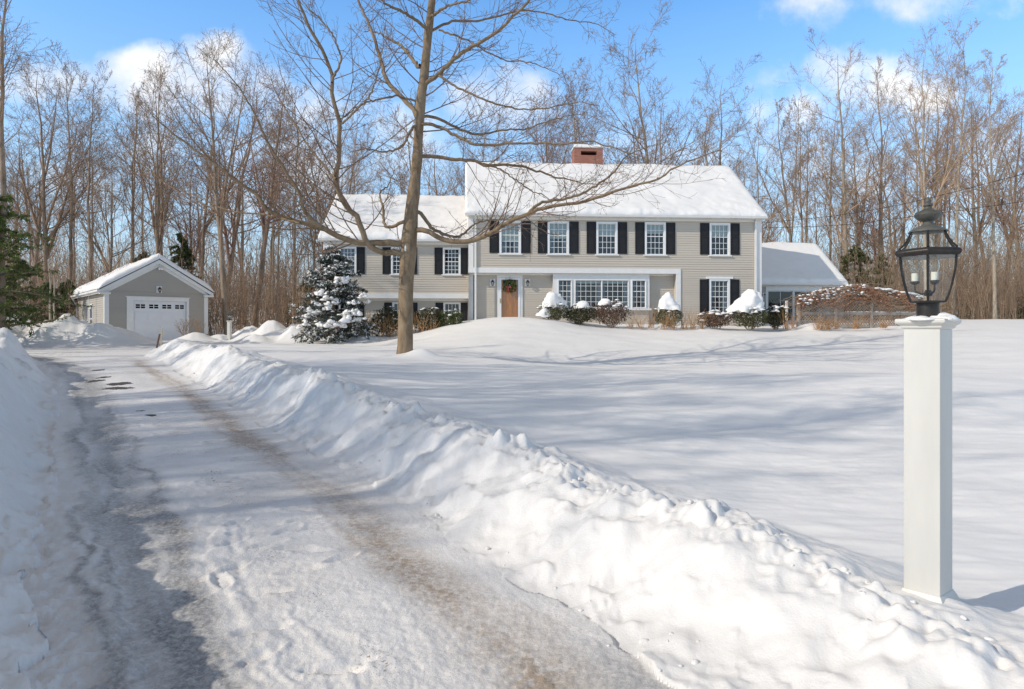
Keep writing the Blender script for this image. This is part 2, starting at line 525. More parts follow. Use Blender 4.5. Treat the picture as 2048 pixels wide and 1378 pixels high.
def drive_mat():
    """packed snow with a sanded wheel track, grey ice and a few bare spots of asphalt, masks stored on the mesh"""
    m, nt, b = new_mat('driven_snow')
    def att(n):
        a = nt.nodes.new('ShaderNodeAttribute'); a.attribute_name = n
        return a.outputs['Fac']
    n1 = tex_noise(nt, 2.2, 6, 0.65)
    base = ramp(nt, n1, [(0.3, (0.79, 0.77, 0.75)), (0.6, (0.85, 0.83, 0.81))])
    grain = tex_noise(nt, 28.0, 5, 0.75)
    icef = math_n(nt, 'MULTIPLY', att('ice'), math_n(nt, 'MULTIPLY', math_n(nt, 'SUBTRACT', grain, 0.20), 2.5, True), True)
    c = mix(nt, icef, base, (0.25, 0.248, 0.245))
    g2 = tex_noise(nt, 16.0, 6, 0.8)
    sandf = math_n(nt, 'MULTIPLY', att('sand'), math_n(nt, 'MULTIPLY', math_n(nt, 'SUBTRACT', g2, 0.28), 3.0, True), True)
    c = mix(nt, sandf, c, (0.43, 0.345, 0.265))
    g3 = tex_noise(nt, 45.0, 3, 0.7)
    grit = math_n(nt, 'MULTIPLY', att('grit'), math_n(nt, 'GREATER_THAN', g3, 0.60), True)
    c = mix(nt, grit, c, (0.26, 0.17, 0.10))
    g4 = tex_noise(nt, 7.0, 6, 0.75)
    asp = math_n(nt, 'GREATER_THAN', math_n(nt, 'MULTIPLY', att('bare'), math_n(nt, 'ADD', 1.0, math_n(nt, 'MULTIPLY', math_n(nt, 'SUBTRACT', g4, 0.5), 2.6))), 0.5)
    c = mix(nt, asp, c, (0.075, 0.060, 0.045))
    nt.links.new(c, b.inputs['Base Color'])
    b.inputs['Roughness'].default_value = 0.5
    b.inputs['Specular IOR Level'].default_value = 0.3
    bump(nt, b, tex_noise(nt, 16.0, 8, 0.75), 0.60, 0.025)
    bump(nt, b, tex_noise(nt, 120.0, 3, 0.7), 0.4, 0.004)
    return m
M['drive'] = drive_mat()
# ---------------------------------------------------------------- the lie of the land
_yL = [-40, 0, 3.2, 6.8, 9.4, 14, 19, 24, 26, 28, 30.5, 45]
_xL = [21.6, -0.35, -2.35, -4.58, -6.28, -9.3, -12.9, -17.0, -19.5, -24.0, -30, -30]
_yR = [-40, 0, 3.2, 6.8, 9.4, 14, 19, 24, 26.3, 28, 30, 45]
_xR = [25.0, 2.65, 0.80, -1.17, -2.85, -5.89, -9.4, -12.8, -14.4, -13.4, -12.0, -12.0]
_yD = [-40, 0, 6.8, 9.4, 14, 19, 26, 31, 38, 46, 60]
_zD = [-0.3, 0, 0, 0.05, 0.26, 0.60, 0.76, 0.90, 1.06, 1.25, 2.0]
_yC = [-40, 3.0, 5.6, 10.6, 14.6, 19.6, 25, 26.8, 28.4, 60]
_hC = [0.42, 0.42, 0.50, 0.64, 0.66, 0.60, 0.56, 0.42, 0.0, 0.0]      # height of the right bank over the drive
def _smooth(yk, xk):
    ys = np.linspace(-40, 60, 401)
    xs = np.interp(ys, yk, xk)
    k = np.ones(5) / 5
    xs = np.convolve(np.pad(xs, 2, mode='edge'), k, mode='valid')
    return lambda y: np.interp(y, ys, xs)
Lx, Rx, Dz, Ch = _smooth(_yL, _xL), _smooth(_yR, _xR), _smooth(_yD, _zD), _smooth(_yC, _hC)
CS = 0.84    # across-the-drive distance per metre of x

_ctl = [(2.3, 3.3, .12), (3.6, 4.0, .14), (1.5, 6, .27), (5, 6, .22), (8, 5, .2), (0, 9, .45), (4, 10, .42), (9, 10, .45), (-2, 13, .68), (4, 14, .62), (10, 15, .68), (-4.5, 16, .9),
        (3, 0, .1), (8, -4, .05), (-8, 8, .85), (-6, 2, .8), (-13, 13, .95), (-18, 20, 1.15), (-25, 24, 1.4), (-30, 10, 1.3), (-30, -10, 1.1), (-10, -6, .8),
        (-20, 50, 1.9), (-45, 50, 2.2), (0, 50, 2.25), (28, 52, 2.4), (55, 50, 2.4), (62, 25, 1.6), (30, 10, .6), (10, -12, 0.0), (30, -15, .2), (0, -24, -.1), (-20, -30, .6), (-45, 20, 1.7),
        (-26, 42, 1.4), (-13, 40, 1.25), (-40, 75, 2.6), (40, 75, 2.6), (0, 80, 2.6)]
_ctl += [P(*q) for q in [(808, 711, 21), (1018, 721, 22.4), (700, 719, 19), (600, 698, 24), (500, 688, 28), (1100, 722, 24), (1740, 690, 28.6), (1400, 700, 27), (1300, 676, 31),
                         (1400, 658, 34.2), (1250, 657, 34.2), (1550, 661, 34.8), (1700, 663, 33.5), (1830, 651, 36.5), (2048, 641, 39), (2048, 667, 30), (2048, 702, 24), (2048, 765, 17),
                         (1030, 636, 33.4), (950, 643, 33.6), (885, 656, 33.2), (1150, 649, 33.7), (1000, 690, 26.5), (1100, 676, 29), (800, 684, 31), (700, 682, 33.5), (640, 680, 35),
                         (560, 678, 36), (450, 677, 37), (850, 692, 27), (650, 692, 29), (1900, 646, 37.5), (1050, 652, 31)]]
_ctl = np.array(_ctl)
def _tps_fit(C, lam=0.02):
    n = len(C)
    d = np.linalg.norm(C[:, None, :2] - C[None, :, :2], axis=2)
    K = np.where(d > 0, d * d * np.log(np.maximum(d, 1e-9)), 0) + lam * np.eye(n) * 40
    Pm = np.hstack([np.ones((n, 1)), C[:, :2]])
    A = np.zeros((n + 3, n + 3)); A[:n, :n] = K; A[:n, n:] = Pm; A[n:, :n] = Pm.T
    w = np.linalg.solve(A, np.concatenate([C[:, 2], [0, 0, 0]]))
    return w
_W = _tps_fit(_ctl)
def lawn(x, y):
    x = np.asarray(x, float); y = np.asarray(y, float)
    r = np.hypot(x, y)
    k = np.minimum(1.0, 78.0 / np.maximum(r, 1e-6))
    xx, yy = x * k, y * k
    z = _W[-3] + _W[-2] * xx + _W[-1] * yy
    for i in range(len(_ctl)):
        d2 = (xx - _ctl[i, 0]) ** 2 + (yy - _ctl[i, 1]) ** 2
        z = z + _W[i] * 0.5 * d2 * np.log(np.maximum(d2, 1e-12))
    z = np.clip(z, -1.5, 4.5)
    return z + (2.4 - z) * sstep(55, 95, r)

# heaps and swells of snow: photo column, row of the top, depth, half widths across and along, turn
_heaps = []
def heap(u, v, y, sx, sy, rot=0.0, p=1.0):
    x, yy, z = P(u, v, y)
    _heaps.append([x, yy, z, sx, sy, rot, p])
heap(120, 630, 34.5, 2.2, 1.5); heap(20, 634, 34.5, 2.6, 1.6); heap(205, 650, 34.2, 1.5, 1.3); heap(-120, 634, 34, 4, 1.8); heap(250, 672, 34.4, 0.9, 0.9)
heap(392, 662, 37.0, 0.8, 0.7); heap(440, 668, 37.5, 1.0, 0.6)
heap(545, 641, 37.5, 0.9, 0.9); heap(592, 641, 37.2, 0.75, 0.8); heap(500, 653, 38, 0.9, 0.8); heap(510, 668, 36, 0.7, 0.4)
heap(843, 701, 20.8, 0.38, 0.4)
heap(1110, 640, 33.4, 0.8, 0.55); heap(720, 668, 33.2, 0.8, 0.4); heap(1330, 650, 33.9, 0.5, 0.3); heap(1405, 652, 34.0, 0.5, 0.3); heap(1260, 655, 33.9, 0.6, 0.3); heap(1630, 648, 34.4, 0.9, 0.4); heap(1790, 652, 34.5, 0.8, 0.4)

def terrain(x, y, fine=True):
    """height and masks of the snow-covered ground"""
    x = np.asarray(x, float); y = np.asarray(y, float)
    wob = 0.10 * fbm2(x * 0.9, y * 0.9, 3, 5) + 0.045 * fbm2(x * 4, y * 4, 2, 6)
    tR = (x - Rx(y)) * CS + wob
    tL = (Lx(y) - x) * CS + 0.10 * fbm2(x * 0.9 + 40, y * 0.9, 3, 9) + 0.05 * fbm2(x * 4 + 4, y * 4, 2, 8)
    zl = lawn(x, y)
    hz = np.zeros_like(zl)
    for hx, hy, ht, sx, sy, rot, p in _heaps:
        base = float(lawn(hx, hy)) if hx > -12 else float(Dz(hy))
        q = ((x - hx) / sx) ** 2 + ((y - hy) / sy) ** 2
        hz = np.maximum(hz, (ht - base) * np.exp(-q * 0.7))
    if fine:
        hz = hz * (1 + 0.22 * fbm2(x * 1.1, y * 1.1, 4, 61))
    # soft drifts on the lawn
    near = np.exp(-np.hypot(x, y) / 30)
    drift = 0.05 * fbm2(x * 0.22, y * 0.35, 3, 12) + 0.018 * fbm2(x * 0.8 + 3, y * 1.3, 3, 14)
    zl = zl + drift
    if fine:
        zl = zl + 0.011 * fbm2(x * 2.2 + 0.8 * y, y * 7, 4, 15) * near + 0.004 * fbm2(x * 9, y * 14, 3, 16) * near * np.clip(0.4 + fbm2(x * .5, y * .5, 2, 17), 0, 1.4)
    zd = Dz(y)
    ch = Ch(y)
    lump = 1 + 0.16 * fbm2(x * 0.55, y * 0.55, 3, 21)
    fade = sstep(29.0, 27.0, y)
    # right bank: steep face, lumpy crest, gentle fall to the lawn
    zc = zd + np.maximum(ch * lump, 0)
    face = np.clip(tR / 1.02, 0, 1)
    face = np.where(face < 1, 0.22 * face + 0.78 * sstep(0.06, 1.0, face), 1)
    zface = zd + (zc - zd) * face
    back = sstep(1.05, 2.1, tR)
    zr = np.where(tR <= 1.05, zface, zc + (zl - zc) * back)
    zr = np.where(y > 27, zl + (zr - zl) * fade, zr)
    # flat snow beyond the end of the bank
    soft = sstep(0.0, 2.5, tR)
    zr = np.where(y > 27, zr * fade + (1 - fade) * (zd + (zl - zd) * soft), zr)
    # left bank
    hl = (1.08 + 0.22 * fbm2(x * 0.5, y * 0.5, 3, 33)) * sstep(31, 25, y) * (1 - 0.14 * sstep(10, 20, y))
    fl = np.clip((tL - 0.12) / 0.95, 0, 1)
    fl = 0.25 * fl + 0.75 * sstep(0.05, 1.0, fl)
    apron = 0.06 * sstep(-0.15, 0.25, tL)
    zlb = zd + apron + hl * fl
    bk = sstep(1.6, 4.0, tL)
    zlb = zlb + (zl - zlb) * bk
    inL = tL > 0
    inR = tR > 0
    z = np.where(inR, zr, np.where(inL, zlb, zd))
    drive = (~inR) & (~inL) & (y < 37.5)
    # masks along the drive
    w = np.clip(-tR, 0, 9)              # distance from the right edge
    wl = np.clip(-tL, 0, 9)
    kd = drive.astype(float)
    n1 = fbm2(x * 0.8, y * 0.8, 4, 41)
    along = sstep(27, 20, y)
    sand = np.exp(-((w - 0.50 - 0.05 * n1) / 0.23) ** 2) * (1.0 + 0.4 * n1 + 0.45 * noise2(w * 13, (-x * 0.55 + y * 0.835) * 0.5, 45)) * along
    sand = np.maximum(sand, 0.20 * np.exp(-((w - 1.0) / 0.6) ** 2) * np.clip(n1, 0, 1) * along)
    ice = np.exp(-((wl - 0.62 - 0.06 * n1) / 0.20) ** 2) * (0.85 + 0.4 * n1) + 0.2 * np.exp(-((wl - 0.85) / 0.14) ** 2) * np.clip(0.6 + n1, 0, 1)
    ice = np.maximum(ice, (0.62 + 0.25 * n1 + 0.45 * noise2(wl * 15, (-x * 0.55 + y * 0.835) * 0.35, 48)) * sstep(1.06, 0.88, wl) * sstep(0.10, 0.32, wl))  # streaky icy grey, kept within the bank's shade and deepening it in colour
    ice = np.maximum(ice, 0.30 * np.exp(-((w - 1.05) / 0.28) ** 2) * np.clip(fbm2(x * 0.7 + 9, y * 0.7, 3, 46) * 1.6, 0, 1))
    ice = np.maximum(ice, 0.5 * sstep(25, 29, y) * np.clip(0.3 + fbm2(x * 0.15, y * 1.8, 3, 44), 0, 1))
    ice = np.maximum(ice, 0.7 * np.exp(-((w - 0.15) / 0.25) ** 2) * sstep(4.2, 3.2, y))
    grit = np.exp(-((wl - 1.55 - 0.08 * n1) / 0.12) ** 2) * np.clip(0.45 + 1.2 * fbm2(x * 2, y * 2, 3, 47), 0, 1) * sstep(14, 9, y)
    grit = np.maximum(grit, 0.55 * sand * np.clip(fbm2(x * 3, y * 3, 3, 49) + 0.35, 0, 1))
    grit = np.maximum(grit, 0.5 * np.exp(-((tR - 0.1) / 0.2) ** 2) * np.clip(fbm2(x * 1.4, y * 1.4, 3, 50), 0, 1) * sstep(9, 4, y))
    bare = np.zeros_like(z)
    for u, v, y0, a, b_ in [(238, 771, 16.3, .36, .40), (236, 780, 15.6, .46, .30), (191, 765, 16.8, .30, .26), (208, 757, 17.4, .2, .3), (196, 742, 18.9, .2, .35),
                            (282, 818, 12.7, .12, .12), (300, 826, 12.2, .16, .10), (150, 700, 27.5, 1.6, .16), (80, 706, 26.8, 1.3, .12), (120, 716, 25.8, 1.1, .10)]:
        x0 = X(u, y0)
        q = ((x - x0) / (a * .8)) ** 2 + ((y - y0) / (b_ * .75)) ** 2
        bare = np.maximum(bare, np.exp(-q * 0.7) * 0.95)
    if fine:
        lo = np.hypot(x, y) < 45
        # wheel ruts and scrapes along the drive (s runs along it)
        s_ = (-x * 0.55 + y * 0.835)
        kd_n = kd * np.exp(-np.hypot(x, y) / 16)
        rut = -0.020 * np.exp(-((wl - 0.60) / 0.20) ** 2) - 0.012 * np.exp(-((w - 0.5) / 0.25) ** 2) + 0.016 * np.exp(-((wl - 0.30) / 0.10) ** 2) * (1 + fbm2(x * 5, y * 5, 2, 53))
        z = z + kd * rut
        z = z + kd * np.exp(-np.hypot(x, y) / 9) * (0.013 * fbm2(x * 9, y * 9, 5, 57, 0.68) * (0.10 + 0.9 * sstep(0.05, 0.28, fbm2(x * 1.1 + 5, y * 1.1, 4, 58))) + 0.0035 * fbm2(x * 35, y * 35, 2, 59))
        tread = np.sin((s_ + 0.25 * np.abs(wl - 0.62)) * 2 * PI / 0.085) * np.exp(-((wl - 0.62) / 0.16) ** 4) + np.sin((s_ + 0.25 * np.abs(w - 0.55)) * 2 * PI / 0.085) * np.exp(-((w - 0.55) / 0.14) ** 4)
        z = z + kd * np.exp(-np.hypot(x, y) / 7) * 0.010 * tread * np.clip(0.3 + fbm2(x * 1.1, y * 1.1, 2, 60), 0, 1)
        z = z + kd_n * 0.030 * fbm2(x * 8 + 3, y * 8, 4, 63, 0.6) * sstep(0.62, 0.40, wl)
        z = z + kd_n * 0.013 * noise2(wl * 17, s_ * 0.3, 62) * sstep(1.6, 1.2, wl) * sstep(0.2, 0.4, wl)
        z = z + kd_n * (0.0022 * fbm2(s_ * 0.4, w * 18, 4, 51) + 0.008 * fbm2(x * 6, y * 6, 4, 52, 0.6) * np.clip(0.5 + 1.5 * fbm2(x * 0.9, y * 0.9, 2, 54), 0.15, 1.3))
        z = z + kd_n * 0.055 * np.exp(-(wl / 0.34) ** 2) * np.clip(fbm2(x * 7, y * 7, 4, 55, 0.6), -0.3, 1)
        # footprints
        rg = np.random.default_rng(8)
        for k in range(90):
            yy = rg.uniform(3.3, 13) ** 1.0
            ww = rg.normal(1.35, 0.36)
            x0 = float(Rx(yy)) - ww / CS
            a = rg.normal(0.6, 0.5)
            ca, sa = math.cos(a), math.sin(a)
            m = (np.abs(x - x0) < 0.4) & (np.abs(y - yy) < 0.4)
            if not m.any(): continue
            dx, dy = x[m] - x0, y[m] - yy
            p, q = (dx * ca + dy * sa) / 0.15, (-dx * sa + dy * ca) / 0.055
            rr = np.sqrt(p * p + q * q)
            z[m] += (-0.026 * np.exp(-rr ** 4) + 0.013 * np.exp(-((rr - 1.25) / 0.25) ** 2)) * rg.uniform(0.5, 1.1)
        # plowed faces: slabs, clods on the crest, crumbs at the foot
        kf = np.where(inR, np.clip(1.35 - np.abs(tR - 0.75), 0, 1) * fade, 0)
        kl = np.where(inL & ~inR, np.clip(1.5 - np.abs(tL - 0.7), 0, 1) * sstep(31, 25, y), 0)
        kb = np.maximum(kf, kl)
        rdg = 1 - np.abs(fbm2(x * 1.5 + 0.4 * y, y * 1.5, 4, 71, 0.55)) ** 0.8
        z = z + kb * (0.045 * fbm2(x * 0.9, y * 0.9, 5, 70, 0.50) + 0.085 * (rdg - 0.65) + 0.008 * fbm2(x * 5, y * 5, 3, 72) + 0.060 * np.clip(fbm2(x * 2.8 - 7, y * 2.8, 4, 80, 0.6) - 0.22, 0, 1) - 0.04 * np.clip(fbm2(x * 1.9 + 5, y * 1.9, 3, 83, 0.6) - 0.35, 0, 1))
        crest = np.where(inR, np.exp(-((tR - 1.06) / 0.20) ** 2) * fade, 0)
        cl = np.clip(fbm2(x * 5.5, y * 5.5, 2, 73) - 0.15, 0, 1) * np.clip(0.55 + fbm2(x * 0.8, y * 0.8, 2, 74), 0, 1)
        z = z + crest * (0.16 * cl + 0.025 * fbm2(x * 14, y * 14, 2, 75))
        foot = np.where(inR, np.exp(-((tR - 0.28) / 0.20) ** 2) * fade, 0) + np.where(inL, np.exp(-((tL - 0.1) / 0.25) ** 2), 0)
        z = z + foot * (0.045 * np.clip(fbm2(x * 7, y * 7, 3, 76), -0.2, 1) * np.clip(0.4 + fbm2(x, y, 2, 77), 0, 1))
        z = z + kl * (0.075 * fbm2(x * 2.6, y * 2.6, 5, 79, 0.6))
        # the shaded heap by the garage is rough too
        z = z + np.where(hz > 0.05, 0.05 * fbm2(x * 2.5, y * 2.5, 4, 78) * np.clip(hz * 1.5, 0, 1), 0)
    z = z + hz
    reg = np.where(drive & (hz < 0.06), 0, 1)
    reg = np.where(inR & (tR < 2.0) & (y < 28), 2, reg)
    reg = np.where(inL & ~inR & (tL < 3.4) & (y < 28), 3, reg)
    reg = np.where((hz > 0.06) & (x < -11) & (y > 29) & (x < -16), 4, reg)
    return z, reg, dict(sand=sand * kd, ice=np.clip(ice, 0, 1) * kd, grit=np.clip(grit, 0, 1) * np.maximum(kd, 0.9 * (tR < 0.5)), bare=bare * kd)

def gz(x, y):
    return float(terrain(np.array([float(x)]), np.array([float(y)]), False)[0][0])

def build_ground():
    az = np.concatenate([np.arange(-180, -52, 4.0), np.arange(-52, -41, 0.5), np.arange(-41, 40.001, 0.125), np.arange(40.5, 52, 0.5), np.arange(52, 180, 4.0)])
    rs = [0.4]
    while rs[-1] < 620:
        r = rs[-1]
        if r < 2.4: d = 0.12
        elif r < 45: d = 0.0048 * r if r < 24 else 0.0060 * r
        else: d = 0.05 * r
        rs.append(r + d)
    rs = np.array(rs)
    A, R = np.meshgrid(np.radians(az), rs)
    x = R * np.sin(A); y = R * np.cos(A)
    shp = x.shape
    z, reg, mk = terrain(x.ravel(), y.ravel())
    V = np.stack([x.ravel(), y.ravel(), z], 1)
    nr, na = shp
    i = np.arange(nr - 1)[:, None] * na; j = np.arange(na)[None, :]; j2 = (j + 1) % na
    Q = np.stack([i + j, i + j2, i + na + j2, i + na + j], -1).reshape(-1, 4)
    Q = Q[:, ::-1]
    # vertex normals of the whole sheet, kept where it is split
    a = V[Q[:, 2]] - V[Q[:, 0]]; b = V[Q[:, 3]] - V[Q[:, 1]]
    fn = np.cross(a, b)
    if fn[:, 2].mean() < 0:
        Q = Q[:, ::-1]; fn = -fn
    N = np.zeros_like(V)
    for k in range(4):
        np.add.at(N, Q[:, k], fn)
    N = norm(N)
    rq = reg[Q]
    fr = np.where((rq == 0).sum(1) >= 3, 0, np.max(rq, axis=1))
    # loose specks of a bank go back to the ground
    grid = fr.reshape(nr - 1, na)
    for k in (2, 3, 4, 0):
        todo = grid == k
        comps = []
        idx = np.argwhere(todo)
        seen = np.zeros_like(todo)
        for a0, b0 in idx:
            if seen[a0, b0]: continue
            st = [(a0, b0)]; seen[a0, b0] = True; cc = []
            while st:
                a1, b1 = st.pop(); cc.append((a1, b1))
                for da, db in ((1, 0), (-1, 0), (0, 1), (0, -1)):
                    a2, b2 = a1 + da, (b1 + db) % na
                    if 0 <= a2 < nr - 1 and todo[a2, b2] and not seen[a2, b2]:
                        seen[a2, b2] = True; st.append((a2, b2))
            comps.append(cc)
        comps.sort(key=len)
        for cc in comps[:-1]:
            ca = np.array(cc); grid[ca[:, 0], ca[:, 1]] = 1
    fr = grid.ravel()
    spec = {0: ('driveway', M['drive']), 1: ('snow_ground', M['snow']), 2: ('snow_bank', M['bank_snow']), 3: ('snow_bank', M['bank_snow']), 4: ('snow_pile', M['bank_snow'])}
    out = {}
    for k, (name, mt) in spec.items():
        q = Q[fr == k]
        used, inv = np.unique(q, return_inverse=True)
        me = mesh_np(name, V[used], inv.reshape(-1, 4))
        if len(me.vertices) == len(used):
            me.normals_split_custom_set_from_vertices(N[used].tolist())
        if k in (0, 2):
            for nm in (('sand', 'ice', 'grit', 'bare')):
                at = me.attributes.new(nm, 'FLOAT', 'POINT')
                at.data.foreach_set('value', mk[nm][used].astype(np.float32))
        o = link(name, me, mt)
        out[k] = o
    tag(out[0], kind='structure'); tag(out[1], kind='structure')
    tag(out[2], 'long plowed snow bank between the driveway and the open lawn, with a lumpy crest', 'snow bank')
    tag(out[3], 'steep shaded snow bank along the left side of the driveway, cut by the photo edge', 'snow bank')
    tag(out[4], 'high rough plowed snow pile in front of the sunlit side wall of the garage', 'snow pile')
    return out
GROUND = build_ground()

# broken clods lying on the crest and at the foot of the right bank
def clods():
    rng = np.random.default_rng(19)
    V0, T0 = ico(2)
    Vs, Ts = [], []
    n = 0
    ys = 3.0 + 15 * rng.random(150) ** 1.3
    for y in ys:
        q = rng.random()
        t = rng.normal(1.08, .10) if q < .5 else rng.normal(.14, .10)
        x = float(Rx(y)) + t / CS
        s = .008 + .016 * rng.random() ** 3
        z = float(terrain(np.array([x]), np.array([y]))[0][0])
        o_ = rng.uniform(0, 90, 3)
        k = 1 + .42 * noise3(V0 * 1.7 + o_, 3)[:, None] + .18 * noise3(V0 * 4.5 + o_, 4)[:, None]
        W = V0 * k * np.array([s * rng.uniform(.8, 1.5), s * rng.uniform(.8, 1.5), s * rng.uniform(.6, 1.0)]) + np.array([x, y, z + s * .05])
        Vs.append(W); Ts.append(T0 + n); n += len(W)
    o = link('loose_clods', mesh_np('loose_clods', np.concatenate(Vs), None, np.concatenate(Ts)), M['bank_snow'], GROUND[2])
    o['kind'] = 'stuff'
clods()
# ---------------------------------------------------------------- shared building pieces
BOARD = 0.125
def siding(mb, x0, x1, z0, z1, y, holes=(), ex=BOARD, T=None):
    """lapped clapboards on the plane y (facing -y); T maps local (x, y, z) if given"""
    T = T or (lambda p: p)
    n = int(math.ceil((z1 - z0) / ex))
    for k in range(n):
        za, zb = z0 + k * ex, min(z0 + (k + 1) * ex, z1)
        zm = (za + zb) / 2
        segs = [(x0(zm), x1(zm)) if callable(x0) else (x0, x1)]
        for hx0, hx1, hz0, hz1 in holes:
            if hz0 < zm < hz1:
                out = []
                for a, b in segs:
                    if hx1 <= a or hx0 >= b: out.append((a, b)); continue
                    if hx0 > a: out.append((a, hx0))
                    if hx1 < b: out.append((hx1, b))
                segs = out
        for a, b in segs:
            if b - a < 0.01: continue
            p = [T((a, y - 0.024, za)), T((b, y - 0.024, za)), T((b, y - 0.002, zb)), T((a, y - 0.002, zb)), T((a, y, za)), T((b, y, za))]
            mb.add(p, [(0, 1, 2, 3), (4, 5, 1, 0)])

def window_unit(par, x0, x1, z0, z1, y, cols=4, rows=(2, 3), case=0.13, head=0.13, sill=True, shade=0.0, curtain=0.0, headboard=0.0, picture=False, depth=0.55, mat_in=None):
    """x0..x1, z0..z1 is the glass of a double-hung window whose wall plane is y; parts go to par"""
    f = MB()
    f.box(x0 - case, x0 - 0.028, y - 0.045, y + 0.10, z0 - 0.05, z1 + head)
    f.box(x1 + 0.028, x1 + case, y - 0.045, y + 0.10, z0 - 0.05, z1 + head)
    f.box(x0 - 0.028, x1 + 0.028, y - 0.045, y + 0.10, z1 + 0.028, z1 + head)
    f.box(x0 - 0.028, x1 + 0.028, y - 0.045, y + 0.10, z0 - 0.05, z0 - 0.028)
    if headboard:
        f.box(x0 - case - 0.16, x1 + case + 0.16, y - 0.075, y + 0.02, z1 + head + 0.002, z1 + head + headboard)
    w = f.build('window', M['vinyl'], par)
    if sill:
        s = MB(); s.box(x0 - case - 0.07, x1 + case + 0.07, y - 0.10, y + 0.03, z0 - 0.115, z0 - 0.052)
        s.build('sill', M['trim'], w)
    # sash: rails and muntins
    g = MB()
    zm = z0 + (z1 - z0) * rows[1] / (rows[0] + rows[1]) if not picture else None
    b = 0.028
    y0, y1 = y + 0.012, y + 0.05
    g.box(x0 - b, x0, y0, y1, z0 - b, z1 + b); g.box(x1, x1 + b, y0, y1, z0 - b, z1 + b)
    g.box(x0, x1, y0, y1, z1, z1 + b); g.box(x0, x1, y0, y1, z0 - b, z0)
    m = 0.011
    spans = [(z0, zm - 0.02, rows[1]), (zm + 0.02, z1, rows[0])] if zm else [(z0, z1, rows[0])]
    if zm: g.box(x0, x1, y0 - 0.004, y1, zm - 0.02, zm + 0.02)
    for za, zb, n in spans:
        for k in range(1, n):
            zz = za + (zb - za) * k / n
            g.box(x0, x1, y0 + 0.004, y1 - 0.018, zz - m, zz + m)
        for k in range(1, cols):
            xx = x0 + (x1 - x0) * k / cols
            g.box(xx - m, xx + m, y0 + 0.006, y1 - 0.020, za, zb)
    g.build('sash', M['vinyl'], w)
    p = MB(); p.quad((x0, y + 0.036, z0), (x1, y + 0.036, z0), (x1, y + 0.036, z1), (x0, y + 0.036, z1))
    p.build('pane', M['glass'], w)
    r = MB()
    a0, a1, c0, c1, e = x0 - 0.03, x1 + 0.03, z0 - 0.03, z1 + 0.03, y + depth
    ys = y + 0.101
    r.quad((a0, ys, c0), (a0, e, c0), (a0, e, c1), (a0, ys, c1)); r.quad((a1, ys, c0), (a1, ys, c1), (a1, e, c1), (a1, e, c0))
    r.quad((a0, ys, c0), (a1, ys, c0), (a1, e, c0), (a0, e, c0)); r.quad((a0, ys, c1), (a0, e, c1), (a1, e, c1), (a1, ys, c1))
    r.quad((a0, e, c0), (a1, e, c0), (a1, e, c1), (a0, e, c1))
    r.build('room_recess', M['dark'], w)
    if shade:
        q = MB(); q.box(x0 - 0.02, x1 + 0.02, y + 0.115, y + 0.125, z1 - (z1 - z0) * shade, z1 + 0.02)
        q.build('window_shade', M['blind'], w)
    if curtain:
        n = 24
        for side in (0, 1):
            q = MB()
            xa = x0 if side == 0 else x1 - (x1 - x0) * curtain
            ln = (x1 - x0) * curtain
            for k in range(n):
                t0, t1 = k / n, (k + 1) / n
                ya = y + 0.17 + 0.025 * math.sin(t0 * 26); yb = y + 0.17 + 0.025 * math.sin(t1 * 26)
                q.quad((xa + ln * t0, ya, z0 - 0.02), (xa + ln * t1, yb, z0 - 0.02), (xa + ln * t1, yb, z1 + 0.02), (xa + ln * t0, ya, z1 + 0.02))
            q.build('curtain', M['curtain'], w)
    return w

def shutter(par, x0, x1, z0, z1, y, split=0.58):
    s = MB()
    s.box(x0, x1, y - 0.030, y - 0.019, z0, z1)
    r = 0.055
    zs = z0 + (z1 - z0) * split
    yf = y - 0.052
    s.box(x0, x0 + r, yf, y - 0.0305, z0, z1); s.box(x1 - r, x1, yf, y - 0.0305, z0, z1)
    for za, zb in ((z0, z0 + 0.09), (zs - 0.035, zs + 0.035), (z1 - 0.08, z1)):
        s.box(x0 + r, x1 - r, yf + 0.001, y - 0.0305, za, zb)
    for za, zb in ((z0 + 0.13, zs - 0.07), (zs + 0.07, z1 - 0.12)):
        if zb - za > 0.08:
            s.box(x0 + r + 0.045, x1 - r - 0.045, yf + 0.008, y - 0.0305, za, zb)
    # hinges and holdback
    s.box(x0 + 0.01, x0 + 0.05, yf - 0.008, yf - 0.0005, z0 + 0.12, z0 + 0.14)
    return s.build('shutter', M['shutter'], par)

def wall_lantern(par, x, z, y, s=1.0, plate=True):
    g = MB()
    if plate: g.box(x - 0.14 * s, x + 0.14 * s, y - 0.045, y - 0.019, z - 0.19 * s, z + 0.19 * s)
    root = g.build('wall_lantern', M['trim'], par)
    b = MB()
    yc = y - 0.19 * s
    b.tube([(x, y - 0.045, z + 0.02 * s), (x, yc, z + 0.14 * s), (x, yc, z + 0.10 * s)], 0.012 * s, 6)
    b.lathe([(0.02 * s, 0.13 * s), (0.045 * s, 0.10 * s), (0.095 * s, 0.02 * s), (0.095 * s, 0.0)], 6, (x, yc, z))
    for k in range(6):
        a = k * PI / 3
        ca, sa = math.cos(a), math.sin(a)
        b.tube([(x + 0.088 * s * ca, yc + 0.088 * s * sa, z), (x + 0.05 * s * ca, yc + 0.05 * s * sa, z - 0.15 * s)], 0.008 * s, 4)
    b.lathe([(0.055 * s, -0.15 * s), (0.055 * s, -0.165 * s), (0.015 * s, -0.19 * s)], 6, (x, yc, z))
    b.build('lantern_cage', M['iron'], root)
    gl = MB(); gl.lathe([(0.048 * s, -0.148 * s), (0.085 * s, -0.001)], 6, (x, yc, z), caps=False)
    gl.build('lantern_glass', M['lampglass'], root)
    return root

